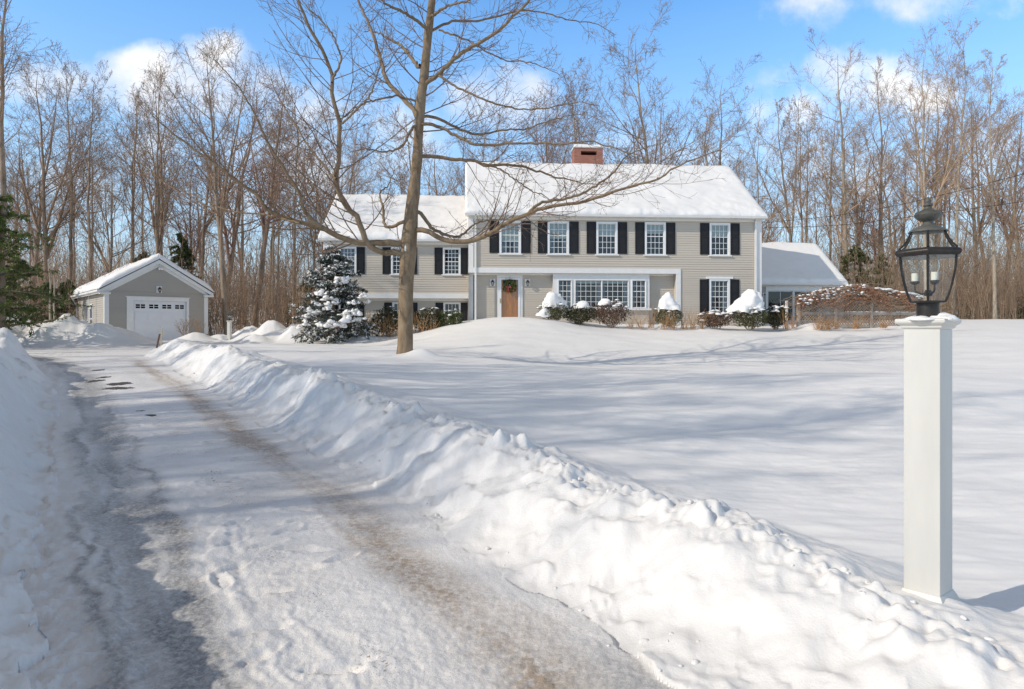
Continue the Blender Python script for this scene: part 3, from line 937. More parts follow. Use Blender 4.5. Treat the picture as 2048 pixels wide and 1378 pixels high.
def snow_slab(par, p00, p10, p11, p01, th, nx, ny, seed, lift=0.03, edge=(0.35, 0.35, 0.3, 0.0), amp=0.35):
    """blanket of snow on the slope p00-p10 (eave) to p01-p11 (ridge); edge = rounding width in m at left, right, eave, ridge"""
    p00, p10, p11, p01 = [np.array(p, float) for p in (p00, p10, p11, p01)]
    S, Tt = np.meshgrid(np.linspace(0, 1, nx), np.linspace(0, 1, ny))
    # crowd the rows toward the edges so they round off
    S = 0.5 - 0.5 * np.cos(S * PI) if nx < 400 else S
    B = ((1 - S)[..., None] * (1 - Tt)[..., None] * p00 + S[..., None] * (1 - Tt)[..., None] * p10 + S[..., None] * Tt[..., None] * p11 + (1 - S)[..., None] * Tt[..., None] * p01)
    wx = np.linalg.norm(p10 - p00); wy = np.linalg.norm(p01 - p00)
    h = np.ones_like(S)
    for d, e in ((S * wx, edge[0]), ((1 - S) * wx, edge[1]), (Tt * wy, edge[2]), ((1 - Tt) * wy, edge[3])):
        if e > 0:
            q = np.clip(d / e, 0, 1)
            h = h * np.sqrt(np.clip(1 - (1 - q) ** 2, 0, 1))
    n = fbm2(S * wx * 0.7 + seed, Tt * wy * 0.9, 4, seed)
    n2 = fbm2(S * wx * 3.1 + seed, Tt * wy * 3.4, 3, seed + 3)
    roughe = np.exp(-(Tt * wy / 1.0))
    top = B.copy()
    top[..., 2] += lift + th * h * (1 + amp * n + 0.03 * n2 + 0.12 * n2 * roughe)
    if edge[2] > 0:
        nrm = np.cross(p10 - p00, p01 - p00); nrm /= np.linalg.norm(nrm)
        top[..., :2] += (nrm[:2] * (0.06 * np.exp(-(Tt * wy / 0.25))[..., None] * (1 + n2[..., None])))
    V = top.reshape(-1, 3)
    i = np.arange(ny - 1)[:, None] * nx; j = np.arange(nx - 1)[None, :]
    Q = np.stack([i + j, i + j + 1, i + nx + j + 1, i + nx + j], -1).reshape(-1, 4)
    # skirt down to the shingles
    ring = np.concatenate([np.arange(nx), np.arange(1, ny) * nx + nx - 1, np.arange(nx - 2, -1, -1) + (ny - 1) * nx, np.arange(ny - 2, 0, -1) * nx])
    low = B.reshape(-1, 3)[ring] + np.array([0, 0, 0.004])
    b = len(V)
    V = np.vstack([V, low]); k = np.arange(len(ring)); k2 = (k + 1) % len(ring)
    Q = np.vstack([Q, np.stack([ring[k2], ring[k], b + k, b + k2], -1)])
    o = link('roof_snow', mesh_np('roof_snow', V, Q), M['snow'], par)
    return o

def gable_wall(mb, x, y0, y1, z0, ze, yr, zr):
    mb.poly([(x, y0, z0), (x, y1, z0), (x, y1, ze), (x, yr, zr), (x, y0, ze)])

# ---------------------------------------------------------------- the house
HF = Frame((0.0, 36.0, 1.5), math.atan(0.07))
house = empty('house', HF.O, HF.th)
tag(house, 'long beige clapboard house with black shutters and a deep snow roof across the lawn', 'house')
hx = lambda u, d=0.0: HF.at(u, 560, d)[0]
hz = lambda v, u=1230, d=0.0: HF.at(u, v, d)[1]

XL, XR = hx(937), hx(1523)
ZE = hz(441, 1230)                 # top of the wall under the main eave
ZB0, ZB1 = hz(547, 1230), hz(537, 1230)   # white band
XP0, XP1 = hx(1352), hx(1361)      # white post at the right end of the recess
REC = 0.42
GZ = -0.9
ZF = 0.10                          # foundation top
WW, WZ0, WZ1 = 0.88, hz(507, 1213), hz(448.5, 1213)

main_wall = MB()
up_holes = []
ups = [1020.3, 1116.5, 1213.6, 1310.3, 1439.4]
for u in ups:
    xc = hx(u); up_holes.append((xc - WW / 2 - 0.02, xc + WW / 2 + 0.02, WZ0 - 0.03, WZ1 + 0.03))
xlw = hx(1438.8)
LW0, LW1 = hz(624.5, 1439), hz(562.5, 1439)
siding(main_wall, XL + 0.26, XR - 0.30, ZB1 + 0.004, ZE, 0.0, up_holes)
siding(main_wall, XP1 + 0.004, XR - 0.30, ZF, ZB1 + 0.004, 0.0, [(xlw - WW / 2 - 0.02, xlw + WW / 2 + 0.02, LW0 - 0.03, LW1 + 0.03)])
xd0, xd1 = hx(994, REC), hx(1045, REC)
ZDT = hz(553, 1020, REC)
xb0, xb1 = hx(1106, 0.12), hx(1299, 0.12)
rec_top = hz(551.5, 1150, REC)
siding(main_wall, hx(949, REC), xd0 + 0.01, ZF, rec_top, REC)
siding(main_wall, xd1 - 0.01, XP1, ZF, rec_top, REC, [(xb0 + 0.05, xb1 - 0.05, 0, 9)])
main_wall.quad((XP0 + 0.02, 0.0, ZF), (XP0 + 0.02, REC, ZF), (XP0 + 0.02, REC, ZB0), (XP0 + 0.02, 0.0, ZB0))
YR, YB = 4.55, 9.1
EO = 0.36
ZRg = HF.at(1200, 336, YR)[1]
gable_wall(main_wall, XL, 0.001, YB, GZ, ZE, YR, ZRg - 0.12)
gable_wall(main_wall, XR, 0.001, YB, GZ, ZE, YR, ZRg - 0.12)
main_wall.quad((XL, YB, GZ), (XR, YB, GZ), (XR, YB, ZE), (XL, YB, ZE))
main_wall.build('wall', M['siding'], house)
fd = MB()
fd.box(XP1, XR - 0.02, 0.02, 0.2, GZ, ZF - 0.002); fd.box(XL + 0.02, XP1 - 0.002, REC + 0.02, REC + 0.2, GZ, ZF - 0.002)
fd.build('foundation', M['concrete'], house)

tr = MB()
# frieze and soffit under the eave, corner boards, band, post
tr.box(XL, XR, -0.028, 0.0, ZE, ZE + 0.11)
tr.quad((XL - 0.1, -EO, ZE + 0.112), (XR + 0.1, -EO, ZE + 0.112), (XR + 0.1, 0.0, ZE + 0.112), (XL - 0.1, 0.0, ZE + 0.112))
tr.box(XL, XL + 0.255, -0.03, 0.0, ZB1 + 0.002, ZE)
tr.box(XR - 0.295, XR, -0.03, 0.0, GZ, ZE)
tr.box(XL - 0.01, XP1, -0.06, 0.02, ZB0, ZB1)
tr.quad((XL, -0.058, ZB0 - 0.002), (XP1, -0.058, ZB0 - 0.002), (XP1, REC, ZB0 - 0.002), (XL, REC, ZB0 - 0.002))
tr.box(XP0, XP1, -0.06, 0.005, GZ, ZB0 - 0.003)
tr.box(XL + 0.03, XP0, REC - 0.035, REC - 0.002, rec_top, ZB0 - 0.004)
tr.box(XL, XL + 0.26, REC - 0.05, REC + 0.01, GZ, rec_top - 0.002)
tr.build('trim', M['trim'], house)
gt = MB()
zg = ZE + 0.115
gt.prism([(XL - 0.14, -EO, zg), (XL - 0.14, -EO - 0.09, zg + 0.02), (XL - 0.14, -EO - 0.12, zg + 0.13), (XL - 0.14, -EO, zg + 0.13)], (XR - XL + 0.28, 0, 0))
gt.build('gutter', M['trim'], house)
for xx, za, zb in ((XL + 0.36, GZ, ZE + 0.02), (XR - 0.36, GZ, ZE + 0.02)):
    dsp = MB()
    dsp.box(xx - 0.05, xx + 0.05, -0.115, -0.045, za, zb)
    dsp.prism([(xx - 0.05, -0.115, zb + 0.001), (xx + 0.05, -0.115, zb + 0.001), (xx + 0.05, -0.045, zb + 0.001), (xx - 0.05, -0.045, zb + 0.001)], (0, -EO + 0.06, 0.12))
    dsp.build('downspout', M['trim'], house)
# roof
rf = MB()
zr0 = ZE + 0.22
rf.prism([(XL - 0.15, -EO, zr0), (XL - 0.15, YR, ZRg), (XL - 0.15, YB + EO, zr0), (XL - 0.15, YB + EO, zr0 - 0.10), (XL - 0.15, YR, ZRg - 0.10), (XL - 0.15, -EO, zr0 - 0.10)], (XR - XL + 0.30, 0, 0))
roof = rf.build('roof', M['roof'], house)
for xx in (XL - 0.175, XR + 0.152):
    rk = MB()
    rk.prism([(xx, -EO, zr0 - 0.16), (xx, -EO, zr0 + 0.01), (xx, YR, ZRg + 0.01), (xx, YB + EO, zr0 + 0.01), (xx, YB + EO, zr0 - 0.16), (xx, YR, ZRg - 0.17)], (0.023, 0, 0))
    rk.build('rake_board', M['trim'], house)
snow_slab(roof, (XL - 0.16, -EO - 0.05, zr0 - 0.02), (XR + 0.16, -EO - 0.05, zr0 - 0.02), (XR + 0.16, YR, ZRg), (XL - 0.16, YR, ZRg), 0.20, 240, 60, 11, edge=(0.12, 0.40, 0.22, 0))
snow_slab(roof, (XR + 0.16, YB + EO, zr0), (XL - 0.16, YB + EO, zr0), (XL - 0.16, YR, ZRg), (XR + 0.16, YR, ZRg), 0.20, 120, 30, 12, edge=(0.40, 0.12, 0.22, 0))
# chimney
cx0, cx1 = HF.at(1146.5, 300, YR + 0.35)[0], HF.at(1203, 300, YR + 0.35)[0]
cz1 = HF.at(1175, 297.5, YR + 0.1)[1]
ch = MB()
y0c, y1c = YR - 0.05, YR + 0.95
zc0, zc1 = cz1 - 0.42, cz1 - 0.17
ch.box(cx0, cx1, y0c, y1c, ZRg - 1.2, zc0)
xo0, xo1 = cx0 + 0.40, cx1 - 0.36
ch.box(cx0, xo0, y0c, y1c, zc0, zc1); ch.box(xo1, cx1, y0c, y1c, zc0, zc1)
ch.box(xo0, xo1, y1c - 0.1, y1c, zc0, zc1)
ch.box(cx0, cx1, y0c, y1c, zc1, cz1)
chim = ch.build('chimney', M['brick'], roof)
cs = MB(); cs.box(cx0 - 0.03, cx1 + 0.03, y0c - 0.03, y1c + 0.03, cz1 + 0.001, cz1 + 0.05)
cs.build('chimney_cap', M['concrete'], roof)
snow_slab(roof, (cx0 - 0.03, y0c - 0.03, cz1 + 0.05), (cx1 + 0.03, y0c - 0.03, cz1 + 0.05), (cx1 + 0.03, y1c, cz1 + 0.05), (cx0 - 0.03, y1c, cz1 + 0.05), 0.16, 40, 20, 21, edge=(.12, .12, .12, .12))

# main windows and shutters
SW = 0.505
for k, u in enumerate(ups):
    xc = hx(u)
    window_unit(house, xc - WW / 2, xc + WW / 2, WZ0, WZ1, 0.0, 4, (2, 3), shade=(0.62, 0.50, 0.40, 0.30, 0.36)[k], curtain=(0.3, 0.25, 0, 0, 0)[k])
    for sgn in (-1, 1):
        xa = xc + sgn * (WW / 2 + 0.145)
        shutter(house, min(xa, xa + sgn * SW), max(xa, xa + sgn * SW), WZ0 - 0.02, WZ1 + 0.12, 0.0)
window_unit(house, xlw - WW / 2, xlw + WW / 2, LW0, LW1, 0.0, 4, (3, 3), headboard=0.12, shade=0.0, curtain=0.22)
for sgn in (-1, 1):
    xa = xlw + sgn * (WW / 2 + 0.145)
    shutter(house, min(xa, xa + sgn * SW), max(xa, xa + sgn * SW), LW0 - 0.02, LW1 + 0.10, 0.0)

# bay of windows
YBAY = 0.12
bay = MB()
bz0, bz1 = hz(617.5, 1200, YBAY), hz(548.5, 1200, YBAY)
cz0, cz1_ = hz(621, 1200, YBAY), hz(560, 1200, YBAY)
wins = [(1118, 1141.5, 'dh'), (1151.5, 1202.2, 'pl'), (1205.5, 1255.5, 'pr'), (1265.5, 1290, 'dh')]
edges = [(hx(a, YBAY), hx(b, YBAY), t) for a, b, t in wins]
wz0, wz1 = hz(614, 1200, YBAY), hz(561.5, 1200, YBAY)
cur = xb0
for a, b, t in edges:
    bay.box(cur, a - 0.03, YBAY - 0.001, YBAY + 0.14, wz0 - 0.06, wz1 + 0.05)
    cur = b + 0.03
bay.box(cur, xb1, YBAY - 0.001, YBAY + 0.14, wz0 - 0.06, wz1 + 0.05)
bay.box(xb0, xb1, YBAY + 0.002, YBAY + 0.14, wz1 + 0.051, ZB0 - 0.006)
bay.box(xb0 - 0.08, xb1 + 0.08, YBAY - 0.11, YBAY + 0.14, wz0 - 0.17, wz0 - 0.061)
bay.quad((xb0, YBAY + 0.002, wz0), (xb0, REC, wz0), (xb0, REC, wz1), (xb0, YBAY + 0.002, wz1))
bay.quad((xb1, YBAY + 0.002, wz0), (xb1, REC, wz0), (xb1, REC, wz1), (xb1, YBAY + 0.002, wz1))
bay.build('bay_surround', M['trim'], house)
bb = MB(); bb.box(xb0 + 0.02, xb1 - 0.02, YBAY + 0.05, REC, GZ, wz0 - 0.172); bb.build('bay_base', M['siding'], house)
for a, b, t in edges:
    if t == 'dh': window_unit(house, a, b, wz0, wz1, YBAY, 3, (2, 3), case=0.06, head=0.07, sill=False, depth=0.9, curtain=0.25)
    else: window_unit(house, a, b, wz0, wz1, YBAY, 5, (5, 5), case=0.036, head=0.05, sill=False, picture=True, depth=1.2, shade=0.10, curtain=0.12)

# front door
DZ0 = hz(640, 1020, REC)
df = MB()
yd = REC - 0.06
xi0, xi1 = hx(1002.5, REC), hx(1036, REC)
df.box(xd0, xi0 - 0.12, yd, REC + 0.05, DZ0, rec_top - 0.003); df.box(xi1 + 0.12, xd1, yd, REC + 0.05, DZ0, rec_top - 0.003)
df.box(xi0 - 0.12, xi1 + 0.12, yd, REC + 0.05, hz(555.5, 1020, REC), rec_top - 0.003)
door = df.build('door', M['trim'], house)
st = MB()
zt = hz(556, 1020, REC); zi = hz(559.5, 1020, REC)
st.box(xi0 - 0.115, xi0, yd - 0.02, yd + 0.03, DZ0, zt); st.box(xi1, xi1 + 0.115, yd - 0.02, yd + 0.03, DZ0, zt); st.box(xi0, xi1, yd - 0.02, yd + 0.03, zi, zt)
st.build('storm_door_frame', M['vinyl'], door)
pn = MB()
ypn = REC + 0.02
xw = xi1 - xi0
pn.box(xi0 - 0.02, xi1 + 0.02, ypn + 0.02, ypn + 0.05, DZ0, hz(585, 1020, REC))
nb = 3
for k in range(nb):
    pn.box(xi0 + xw * k / nb + 0.012, xi0 + xw * (k + 1) / nb - 0.012, ypn, ypn + 0.0195, DZ0, hz(586, 1020, REC))
pn.box(xi0 - 0.02, xi1 + 0.02, ypn - 0.005, ypn + 0.0195, hz(586, 1020, REC) + 0.001, hz(583, 1020, REC))
pn.box(xi0 - 0.02, xi0 + 0.09, ypn, ypn + 0.03, hz(583, 1020, REC) + 0.001, zi + 0.02); pn.box(xi1 - 0.09, xi1 + 0.02, ypn, ypn + 0.03, hz(583, 1020, REC) + 0.001, zi + 0.02)
pn.build('wooden_panel', M['wood'], door)
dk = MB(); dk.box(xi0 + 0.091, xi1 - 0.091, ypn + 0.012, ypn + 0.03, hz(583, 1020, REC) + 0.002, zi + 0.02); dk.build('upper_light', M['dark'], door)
dg = MB(); dg.quad((xi0, yd + 0.005, DZ0), (xi1, yd + 0.005, DZ0), (xi1, yd + 0.005, zi), (xi0, yd + 0.005, zi)); dg.build('storm_glass', M['glass'], door)
hd = MB(); zh = hz(602, 1020, REC); hd.box(xi0 - 0.075, xi0 - 0.03, yd - 0.032, yd - 0.021, zh - 0.13, zh + 0.13); hd.tube([(xi0 - 0.05, yd - 0.03, zh - 0.06), (xi0 - 0.05, yd - 0.075, zh - 0.04), (xi0 - 0.05, yd - 0.075, zh + 0.04), (xi0 - 0.05, yd - 0.03, zh + 0.06)], 0.012, 6)
hd.build('handle', M['brass'], door)
for u in (985.0, 1055.0):
    wall_lantern(house, hx(u, REC), hz(565, 1020, REC), REC, 1.0)

# wreath on the storm door
def wreath():
    x, z = hx(1019.5, REC), hz(572.5, 1020, REC)
    wpos = HF.world(x, yd - 0.10, z)
    root = empty('wreath', wpos, HF.th)
    tag(root, 'green wreath with a plaid red bow hanging on the wooden front door', 'wreath')
    rng = np.random.default_rng(3)
    n = 1500
    a = rng.uniform(0, 2 * PI, n); r = 0.245 + rng.normal(0, 0.06, n)
    C = np.stack([r * np.cos(a), rng.normal(0, 0.035, n), r * np.sin(a)], 1)
    V, Q = leaves(rng, C, 0.085, aspect=0.32)
    link('foliage', mesh_np('wreath_foliage', V, Q, smooth=False), M['pine'], root)
    b = MB()
    for s in (-1, 1):
        b.prism([(-0.10, -0.07, -0.06), (-0.10 + s * 0.13, -0.09, 0.03), (-0.10 + s * 0.13, -0.09, -0.13)], (0, 0.02, 0))
        b.prism([(-0.12, -0.075, -0.07), (-0.08, -0.075, -0.07), (-0.09 + s * 0.06, -0.10, -0.34), (-0.14 + s * 0.06, -0.10, -0.33)], (0, 0.012, 0))
    b.build('bow', M['ribbon'], root)
    h = MB(); h.tube([(0, 0.0, 0.25), (0, 0.01, 0.52), (0, 0.06, 0.53)], 0.008, 5); h.build('hanger', M['iron'], root)
    C = np.stack([r * np.cos(a), rng.normal(0, 0.035, n) - 0.03, r * np.sin(a)], 1)[:70]
    V, Q = leaves(rng, C, 0.075, aspect=0.8)
    link('red_berries', mesh_np('wreath_berries', V, Q, smooth=False), M['ribbon'], root)
wreath()

# ---------------------------------------------------------------- left wing
DL = 0.75          # its upper front, set back from the main front
lx = lambda u, d=DL: HF.at(u, 560, d)[0]
lz = lambda v, u=800, d=DL: HF.at(u, v, d)[1]
WX0, WX1 = lx(647), XL
WZE = lz(489, 800)
LB0, LB1 = lz(596.5, 800), lz(586.5, 800)
LREC = DL + 0.40
wl = MB()
lw_w = 0.72
lws = [(695, 'a'), (800, 'b'), (903.5, 'c')]
lz0, lz1 = lz(546.5, 800), lz(498.5, 800)
holes = [(lx(u) - lw_w / 2 - .02, lx(u) + lw_w / 2 + .02, lz0 - .03, lz1 + .03) for u, _ in lws]
siding(wl, WX0 + 0.28, WX1, LB1 + 0.004, WZE, DL, holes)
ll0, ll1 = lz(634, 800, LREC), lz(608, 800, LREC)
lh = [(lx(u, LREC) - lw_w / 2 - .02, lx(u, LREC) + lw_w / 2 + .02, ll0 - .03, ll1 + .03) for u in (695, 802, 904)]
siding(wl, WX0 + 0.2, WX1, lz(690, 700, LREC), LB0 - 0.12, LREC, lh)
WYR, WYB = DL + 4.5, DL + 9.0
WZR = HF.at(800, 397, WYR)[1]
gable_wall(wl, WX0, DL + 0.001, WYB, GZ - .4, WZE, WYR, WZR - 0.1)
wl.quad((WX0, WYB, GZ - .4), (WX1, WYB, GZ - .4), (WX1, WYB, WZE), (WX0, WYB, WZE))
wl.build('wing_wall', M['siding'], house)
wt = MB()
wt.box(WX0 - 0.01, WX0 + 0.275, DL - 0.03, DL, LB1 + .002, WZE); wt.box(WX0 - 0.02, WX1 - 0.002, DL - 0.06, DL + 0.02, LB0, LB1)
wt.quad((WX0, DL - 0.058, LB0 - 0.002), (WX1 - 0.002, DL - 0.058, LB0 - 0.002), (WX1 - 0.002, LREC, LB0 - 0.002), (WX0, LREC, LB0 - 0.002))
wt.box(WX0 + 0.1, WX1 - 0.002, LREC - 0.035, LREC + 0.002, LB0 - 0.121, LB0 - 0.004)
wt.box(WX0, WX1 - .002, DL - 0.028, DL, WZE, WZE + 0.11)
wt.quad((WX0 - .2, DL - EO, WZE + .112), (WX1 - .002, DL - EO, WZE + .112), (WX1 - .002, DL, WZE + .112), (WX0 - .2, DL, WZE + .112))
wt.build('wing_trim', M['trim'], house)
wg = MB()
wg.prism([(WX0 - 0.2, DL - EO, WZE + .115), (WX0 - 0.2, DL - EO - 0.09, WZE + .135), (WX0 - 0.2, DL - EO - .12, WZE + .235), (WX0 - 0.2, DL - EO, WZE + .235)], (WX1 - WX0 + .198, 0, 0))
wg.build('gutter', M['trim'], house)
dsp = MB(); dsp.box(WX0 + 0.30, WX0 + 0.40, DL - .115, DL - .032, LB0, WZE + 0.05); dsp.build('downspout', M['trim'], house)
wr = MB(); wzr0 = WZE + 0.22
wr.prism([(WX0 - 0.2, DL - EO, wzr0), (WX0 - 0.2, WYR, WZR), (WX0 - 0.2, WYB + EO, wzr0), (WX0 - 0.2, WYB + EO, wzr0 - .1), (WX0 - 0.2, WYR, WZR - .1), (WX0 - 0.2, DL - EO, wzr0 - .1)], (WX1 - WX0 + .198, 0, 0))
wroof = wr.build('wing_roof', M['roof'], house)
wk = MB(); wk.prism([(WX0 - .225, DL - EO, wzr0 - .16), (WX0 - .225, DL - EO, wzr0 + .01), (WX0 - .225, WYR, WZR + .01), (WX0 - .225, WYB + EO, wzr0 + .01), (WX0 - .225, WYB + EO, wzr0 - .16), (WX0 - .225, WYR, WZR - .17)], (.023, 0, 0)); wk.build('rake_board', M['trim'], house)
snow_slab(wroof, (WX0 - .21, DL - EO - .05, wzr0 - .02), (WX1 - .003, DL - EO - .05, wzr0 - .02), (WX1 - .003, WYR, WZR), (WX0 - .21, WYR, WZR), 0.20, 160, 60, 31, edge=(.12, 0, .22, 0))
snow_slab(wroof, (WX1 - .003, WYB + EO, wzr0), (WX0 - .21, WYB + EO, wzr0), (WX0 - .21, WYR, WZR), (WX1 - .003, WYR, WZR), 0.20, 80, 24, 32, edge=(0, .12, .22, 0))
for k, (u, _) in enumerate(lws):
    xc = lx(u)
    window_unit(house, xc - lw_w / 2, xc + lw_w / 2, lz0, lz1, DL, 4, (3, 3), case=0.11, head=0.11, curtain=(0.5, 0, 0)[k])
    for sgn in (-1, 1):
        if k == 2 and sgn == 1: xa, sw = xc + lw_w / 2 + .125, min(0.42, WX1 - .03 - (xc + lw_w / 2 + .125))
        else: xa, sw = xc + sgn * (lw_w / 2 + .125), 0.43
        shutter(house, min(xa, xa + sgn * sw), max(xa, xa + sgn * sw), lz0 - .05, lz1 + .10, DL)
for k, u in enumerate((695, 802, 904)):
    xc = lx(u, LREC)
    window_unit(house, xc - lw_w / 2, xc + lw_w / 2, ll0, ll1, LREC, 4, (2, 2), case=0.10, head=0.09, picture=True)
    for sgn in (-1, 1):
        xa = xc + sgn * (lw_w / 2 + .115)
        sw = 0.41 if not (k == 2 and sgn == 1) else 0.36
        shutter(house, min(xa, xa + sgn * sw), max(xa, xa + sgn * sw), ll0 - .35, ll1 + .08, LREC, 0.75)

# ---------------------------------------------------------------- right wing
DR = 5.6
rx = lambda u, d=DR: HF.at(u, 560, d)[0]
rz_ = lambda v, u=1600, d=DR: HF.at(u, v, d)[1]
RX0, RX1 = XR, rx(1686)
RZE = rz_(573.5)
rw = MB()
sx0, sx1 = rx(1537), rx(1585)
sx2, sx3 = rx(1589.5), rx(1636)
sz0, sz1 = rz_(641), rz_(583.5)
siding(rw, RX0, RX1, ZF - .3, RZE, DR, [(sx0 - .05, sx3 + .05, sz0 - .1, sz1 + .06)])
RYR, RYB = DR + 3.3, DR + 6.6
RZR = HF.at(1580, 493, RYR)[1]
gable_wall(rw, RX1, DR + .001, RYB, GZ, RZE, RYR, RZR - .1)
rw.quad((RX0, RYB, GZ), (RX1, RYB, GZ), (RX1, RYB, RZE), (RX0, RYB, RZE))
rw.build('porch_wall', M['siding_grey'], house)
rt = MB()
rt.box(RX0 + .002, RX1, DR - .03, DR, RZE, RZE + .09)
rt.quad((RX0 + .002, DR - .3, RZE + .092), (RX1 + .1, DR - .3, RZE + .092), (RX1 + .1, DR, RZE + .092), (RX0 + .002, DR, RZE + .092))
rt.box(RX0 + .002, RX1 + .12, DR - .40, DR - .30, RZE + .095, RZE + .21)
rt.box(sx0 - .18, sx3 + .25, DR - .035, DR + .01, sz1 + .05, RZE - .002)
for a, b in ((sx0 - .18, sx0 - .045), (sx1 + .035, sx2 - .035), (sx3 + .045, sx3 + .2)):
    rt.box(a, b, DR - .035, DR + .01, ZF - .3, sz1 + .048)
rt.build('porch_trim', M['trim'], house)
for a, b in ((sx0, sx1), (sx2, sx3)):
    window_unit(house, a, b, sz0, sz1, DR, 2, (1, 1), case=.034, head=.036, sill=False, picture=True, depth=1.5, shade=0.0)
rr = MB(); rzr0 = RZE + .20
rr.prism([(RX0 + .002, DR - .3, rzr0), (RX0 + .002, RYR, RZR), (RX0 + .002, RYB + .3, rzr0), (RX0 + .002, RYB + .3, rzr0 - .1), (RX0 + .002, RYR, RZR - .1), (RX0 + .002, DR - .3, rzr0 - .1)], (RX1 - RX0 + .12, 0, 0))
rroof = rr.build('porch_roof', M['roof'], house)
snow_slab(rroof, (RX0 + .003, DR - .36, rzr0 - .02), (RX1 + .13, DR - .36, rzr0 - .02), (RX1 + .13, RYR, RZR), (RX0 + .003, RYR, RZR), .22, 120, 50, 41, edge=(0, .35, .2, 0), amp=0.12)
snow_slab(rroof, (RX1 + .13, RYB + .3, rzr0), (RX0 + .003, RYB + .3, rzr0), (RX0 + .003, RYR, RZR), (RX1 + .13, RYR, RZR), .22, 40, 20, 42, edge=(.35, 0, .2, 0))
wall_lantern(house, rx(1528), rz_(590), DR, 0.7)
# ---------------------------------------------------------------- the detached garage
GF = Frame((X(320, 39.5), 39.5, 1.05), math.atan(0.85))
garage = empty('garage', GF.O, GF.th)
tag(garage, 'small detached beige garage with a white overhead door and snowy gable roof', 'garage')
gx = lambda u: GF.at(u, 600, 0)[0]
gzz = lambda v, u=320: GF.at(u, v, 0)[1]
A0, A1 = gx(209.5), gx(415)
AC = (A0 + A1) / 2
AE = GF.at(212, 580, 0)[1]
AR = GF.at(320, 527, 0)[1]
AD = 9.0
dx0, dx1 = gx(267.5), gx(372)
dz1 = gzz(603)
ab = 0.42
slope = (AR - AE) / (AC - A0)
gw = MB()
siding(gw, A0 + .2, A1 - .2, ab, AE, 0.0, [(dx0 - .1, dx1 + .1, -1, dz1 + .1)])
siding(gw, lambda z: A0 + .12 + max(0, (z - AE)) / slope, lambda z: A1 - .12 - max(0, (z - AE)) / slope, AE, AR - .05, 0.0)
# sunlit left side: boards on the plane x = A0, running back
TL = lambda p: (A0 + p[1], AD - p[0], p[2])
sw0, sw1 = GF.at(187.5, 620, 0), None
siding(gw, 0.15, AD - .15, ab, AE, 0.0, [(AD - 4.55, AD - 3.55, 0.70, 2.0)], T=TL)
TR = lambda p: (A1 - p[1], p[0], p[2])
siding(gw, 0.15, AD - .15, ab, AE, 0.0, T=TR)
gw.poly([(A0, AD, 0), (A1, AD, 0), (A1, AD, AE), (AC, AD, AR - .05), (A0, AD, AE)])
gw.build('wall', M['siding_grey'], garage)
fo = MB()
for a, b in ((A0 + .01, dx0 - .14), (dx1 + .14, A1 - .01)): fo.box(a, b, 0.0, .15, -.6, ab - .002)
fo.box(A0 + .012, A0 + .15, .152, AD, -.6, ab - .002); fo.box(A1 - .15, A1 - .012, .152, AD, -.6, ab - .002)
fo.build('foundation', M['concrete'], garage)
gt = MB()
gt.box(A0 - .025, A0 + .20, -.035, 0.0, ab - .02, AE - .1); gt.box(A1 - .20, A1 + .025, -.035, 0.0, ab - .02, AE - .1)
gt.box(A0 - .025, A0 - .001, .002, .18, ab - .02, AE - .1)
gt.box(A0 - .025, A0 - .001, AD - .2, AD, ab - .02, AE - .1)
# door surround
gt.box(dx0 - .36, dx0 - .02, -.05, 0.02, -.3, dz1 + .02); gt.box(dx1 + .02, dx1 + .16, -.05, 0.02, -.3, dz1 + .02)
gt.box(dx0 - .36, dx1 + .16, -.052, 0.02, dz1 + .021, dz1 + .22); gt.box(dx0 - .42, dx1 + .22, -.085, 0.0, dz1 + .222, dz1 + .265)
OH = .28
zt = .30
for s, xe in ((1, A0), (-1, A1)):
    xo = xe - s * OH
    ze = AE - OH * slope
    # rake board and boxed return
    gt.prism([(xo, -.20, ze - .02), (AC, -.20, AR - .02 - .0), (AC, -.20, AR + zt - .10), (xo, -.20, ze + zt - .12)], (0, .035, 0))
    gt.prism([(xo, -.164, ze - .02), (AC, -.164, AR - .02), (AC, -.164, AR + .0), (xo, -.164, ze + .0)], (0, .16, 0))
    gt.box(min(xo, xe + s * .25), max(xo, xe + s * .25), -.245, -.002, ze - .06, ze + .05)
for xe in (A0, A1):
    gt.prism([(xe, -.03, AE - .20), (AC, -.03, AR - .20), (AC, -.03, AR + .02), (xe, -.03, AE + .02)], (0, .028, 0))
gt.build('trim', M['trim'], garage)
gr = MB()
for s, xe in ((1, A0), (-1, A1)):
    xo = xe - s * OH; ze = AE - OH * slope
    gr.prism([(xo, -.23, ze + zt - .11), (AC, -.23, AR + zt - .09), (AC, -.23, AR + zt - .05), (xo, -.23, ze + zt - .07)], (0, AD + .4, 0))
groof = gr.build('roof', M['roof'], garage)
for s, xe, sd_ in ((1, A0, 51), (-1, A1, 52)):
    xo = xe - s * (OH + .02); ze = AE - OH * slope
    pts = [(xo, AD + .2, ze + zt - .07), (xo, -.25, ze + zt - .07), (AC, -.25, AR + zt - .05), (AC, AD + .2, AR + zt - .05)]
    if s < 0: pts = [pts[1], pts[0], pts[3], pts[2]]
    e = (.12, .16, .45, 0) if s > 0 else (.16, .12, .45, 0)
    snow_slab(groof, pts[0], pts[1], pts[2], pts[3], .27, 90, 40, sd_, edge=e, amp=.2)
gg = MB()
ze = AE - OH * slope
gg.prism([(A0 - OH, -.2, ze + .05), (A0 - OH - .12, -.2, ze + .08), (A0 - OH - .12, -.2, ze + .18), (A0 - OH, -.2, ze + .18)], (0, AD + .35, 0))
gg.prism([(A0 - OH, -.16, ze - .02), (A0 - OH, -.16, ze + .045), (A0, -.16, AE - .04), (A0, -.16, AE - .1)], (0, AD + .3, 0))
gg.build('gutter', M['trim'], garage)
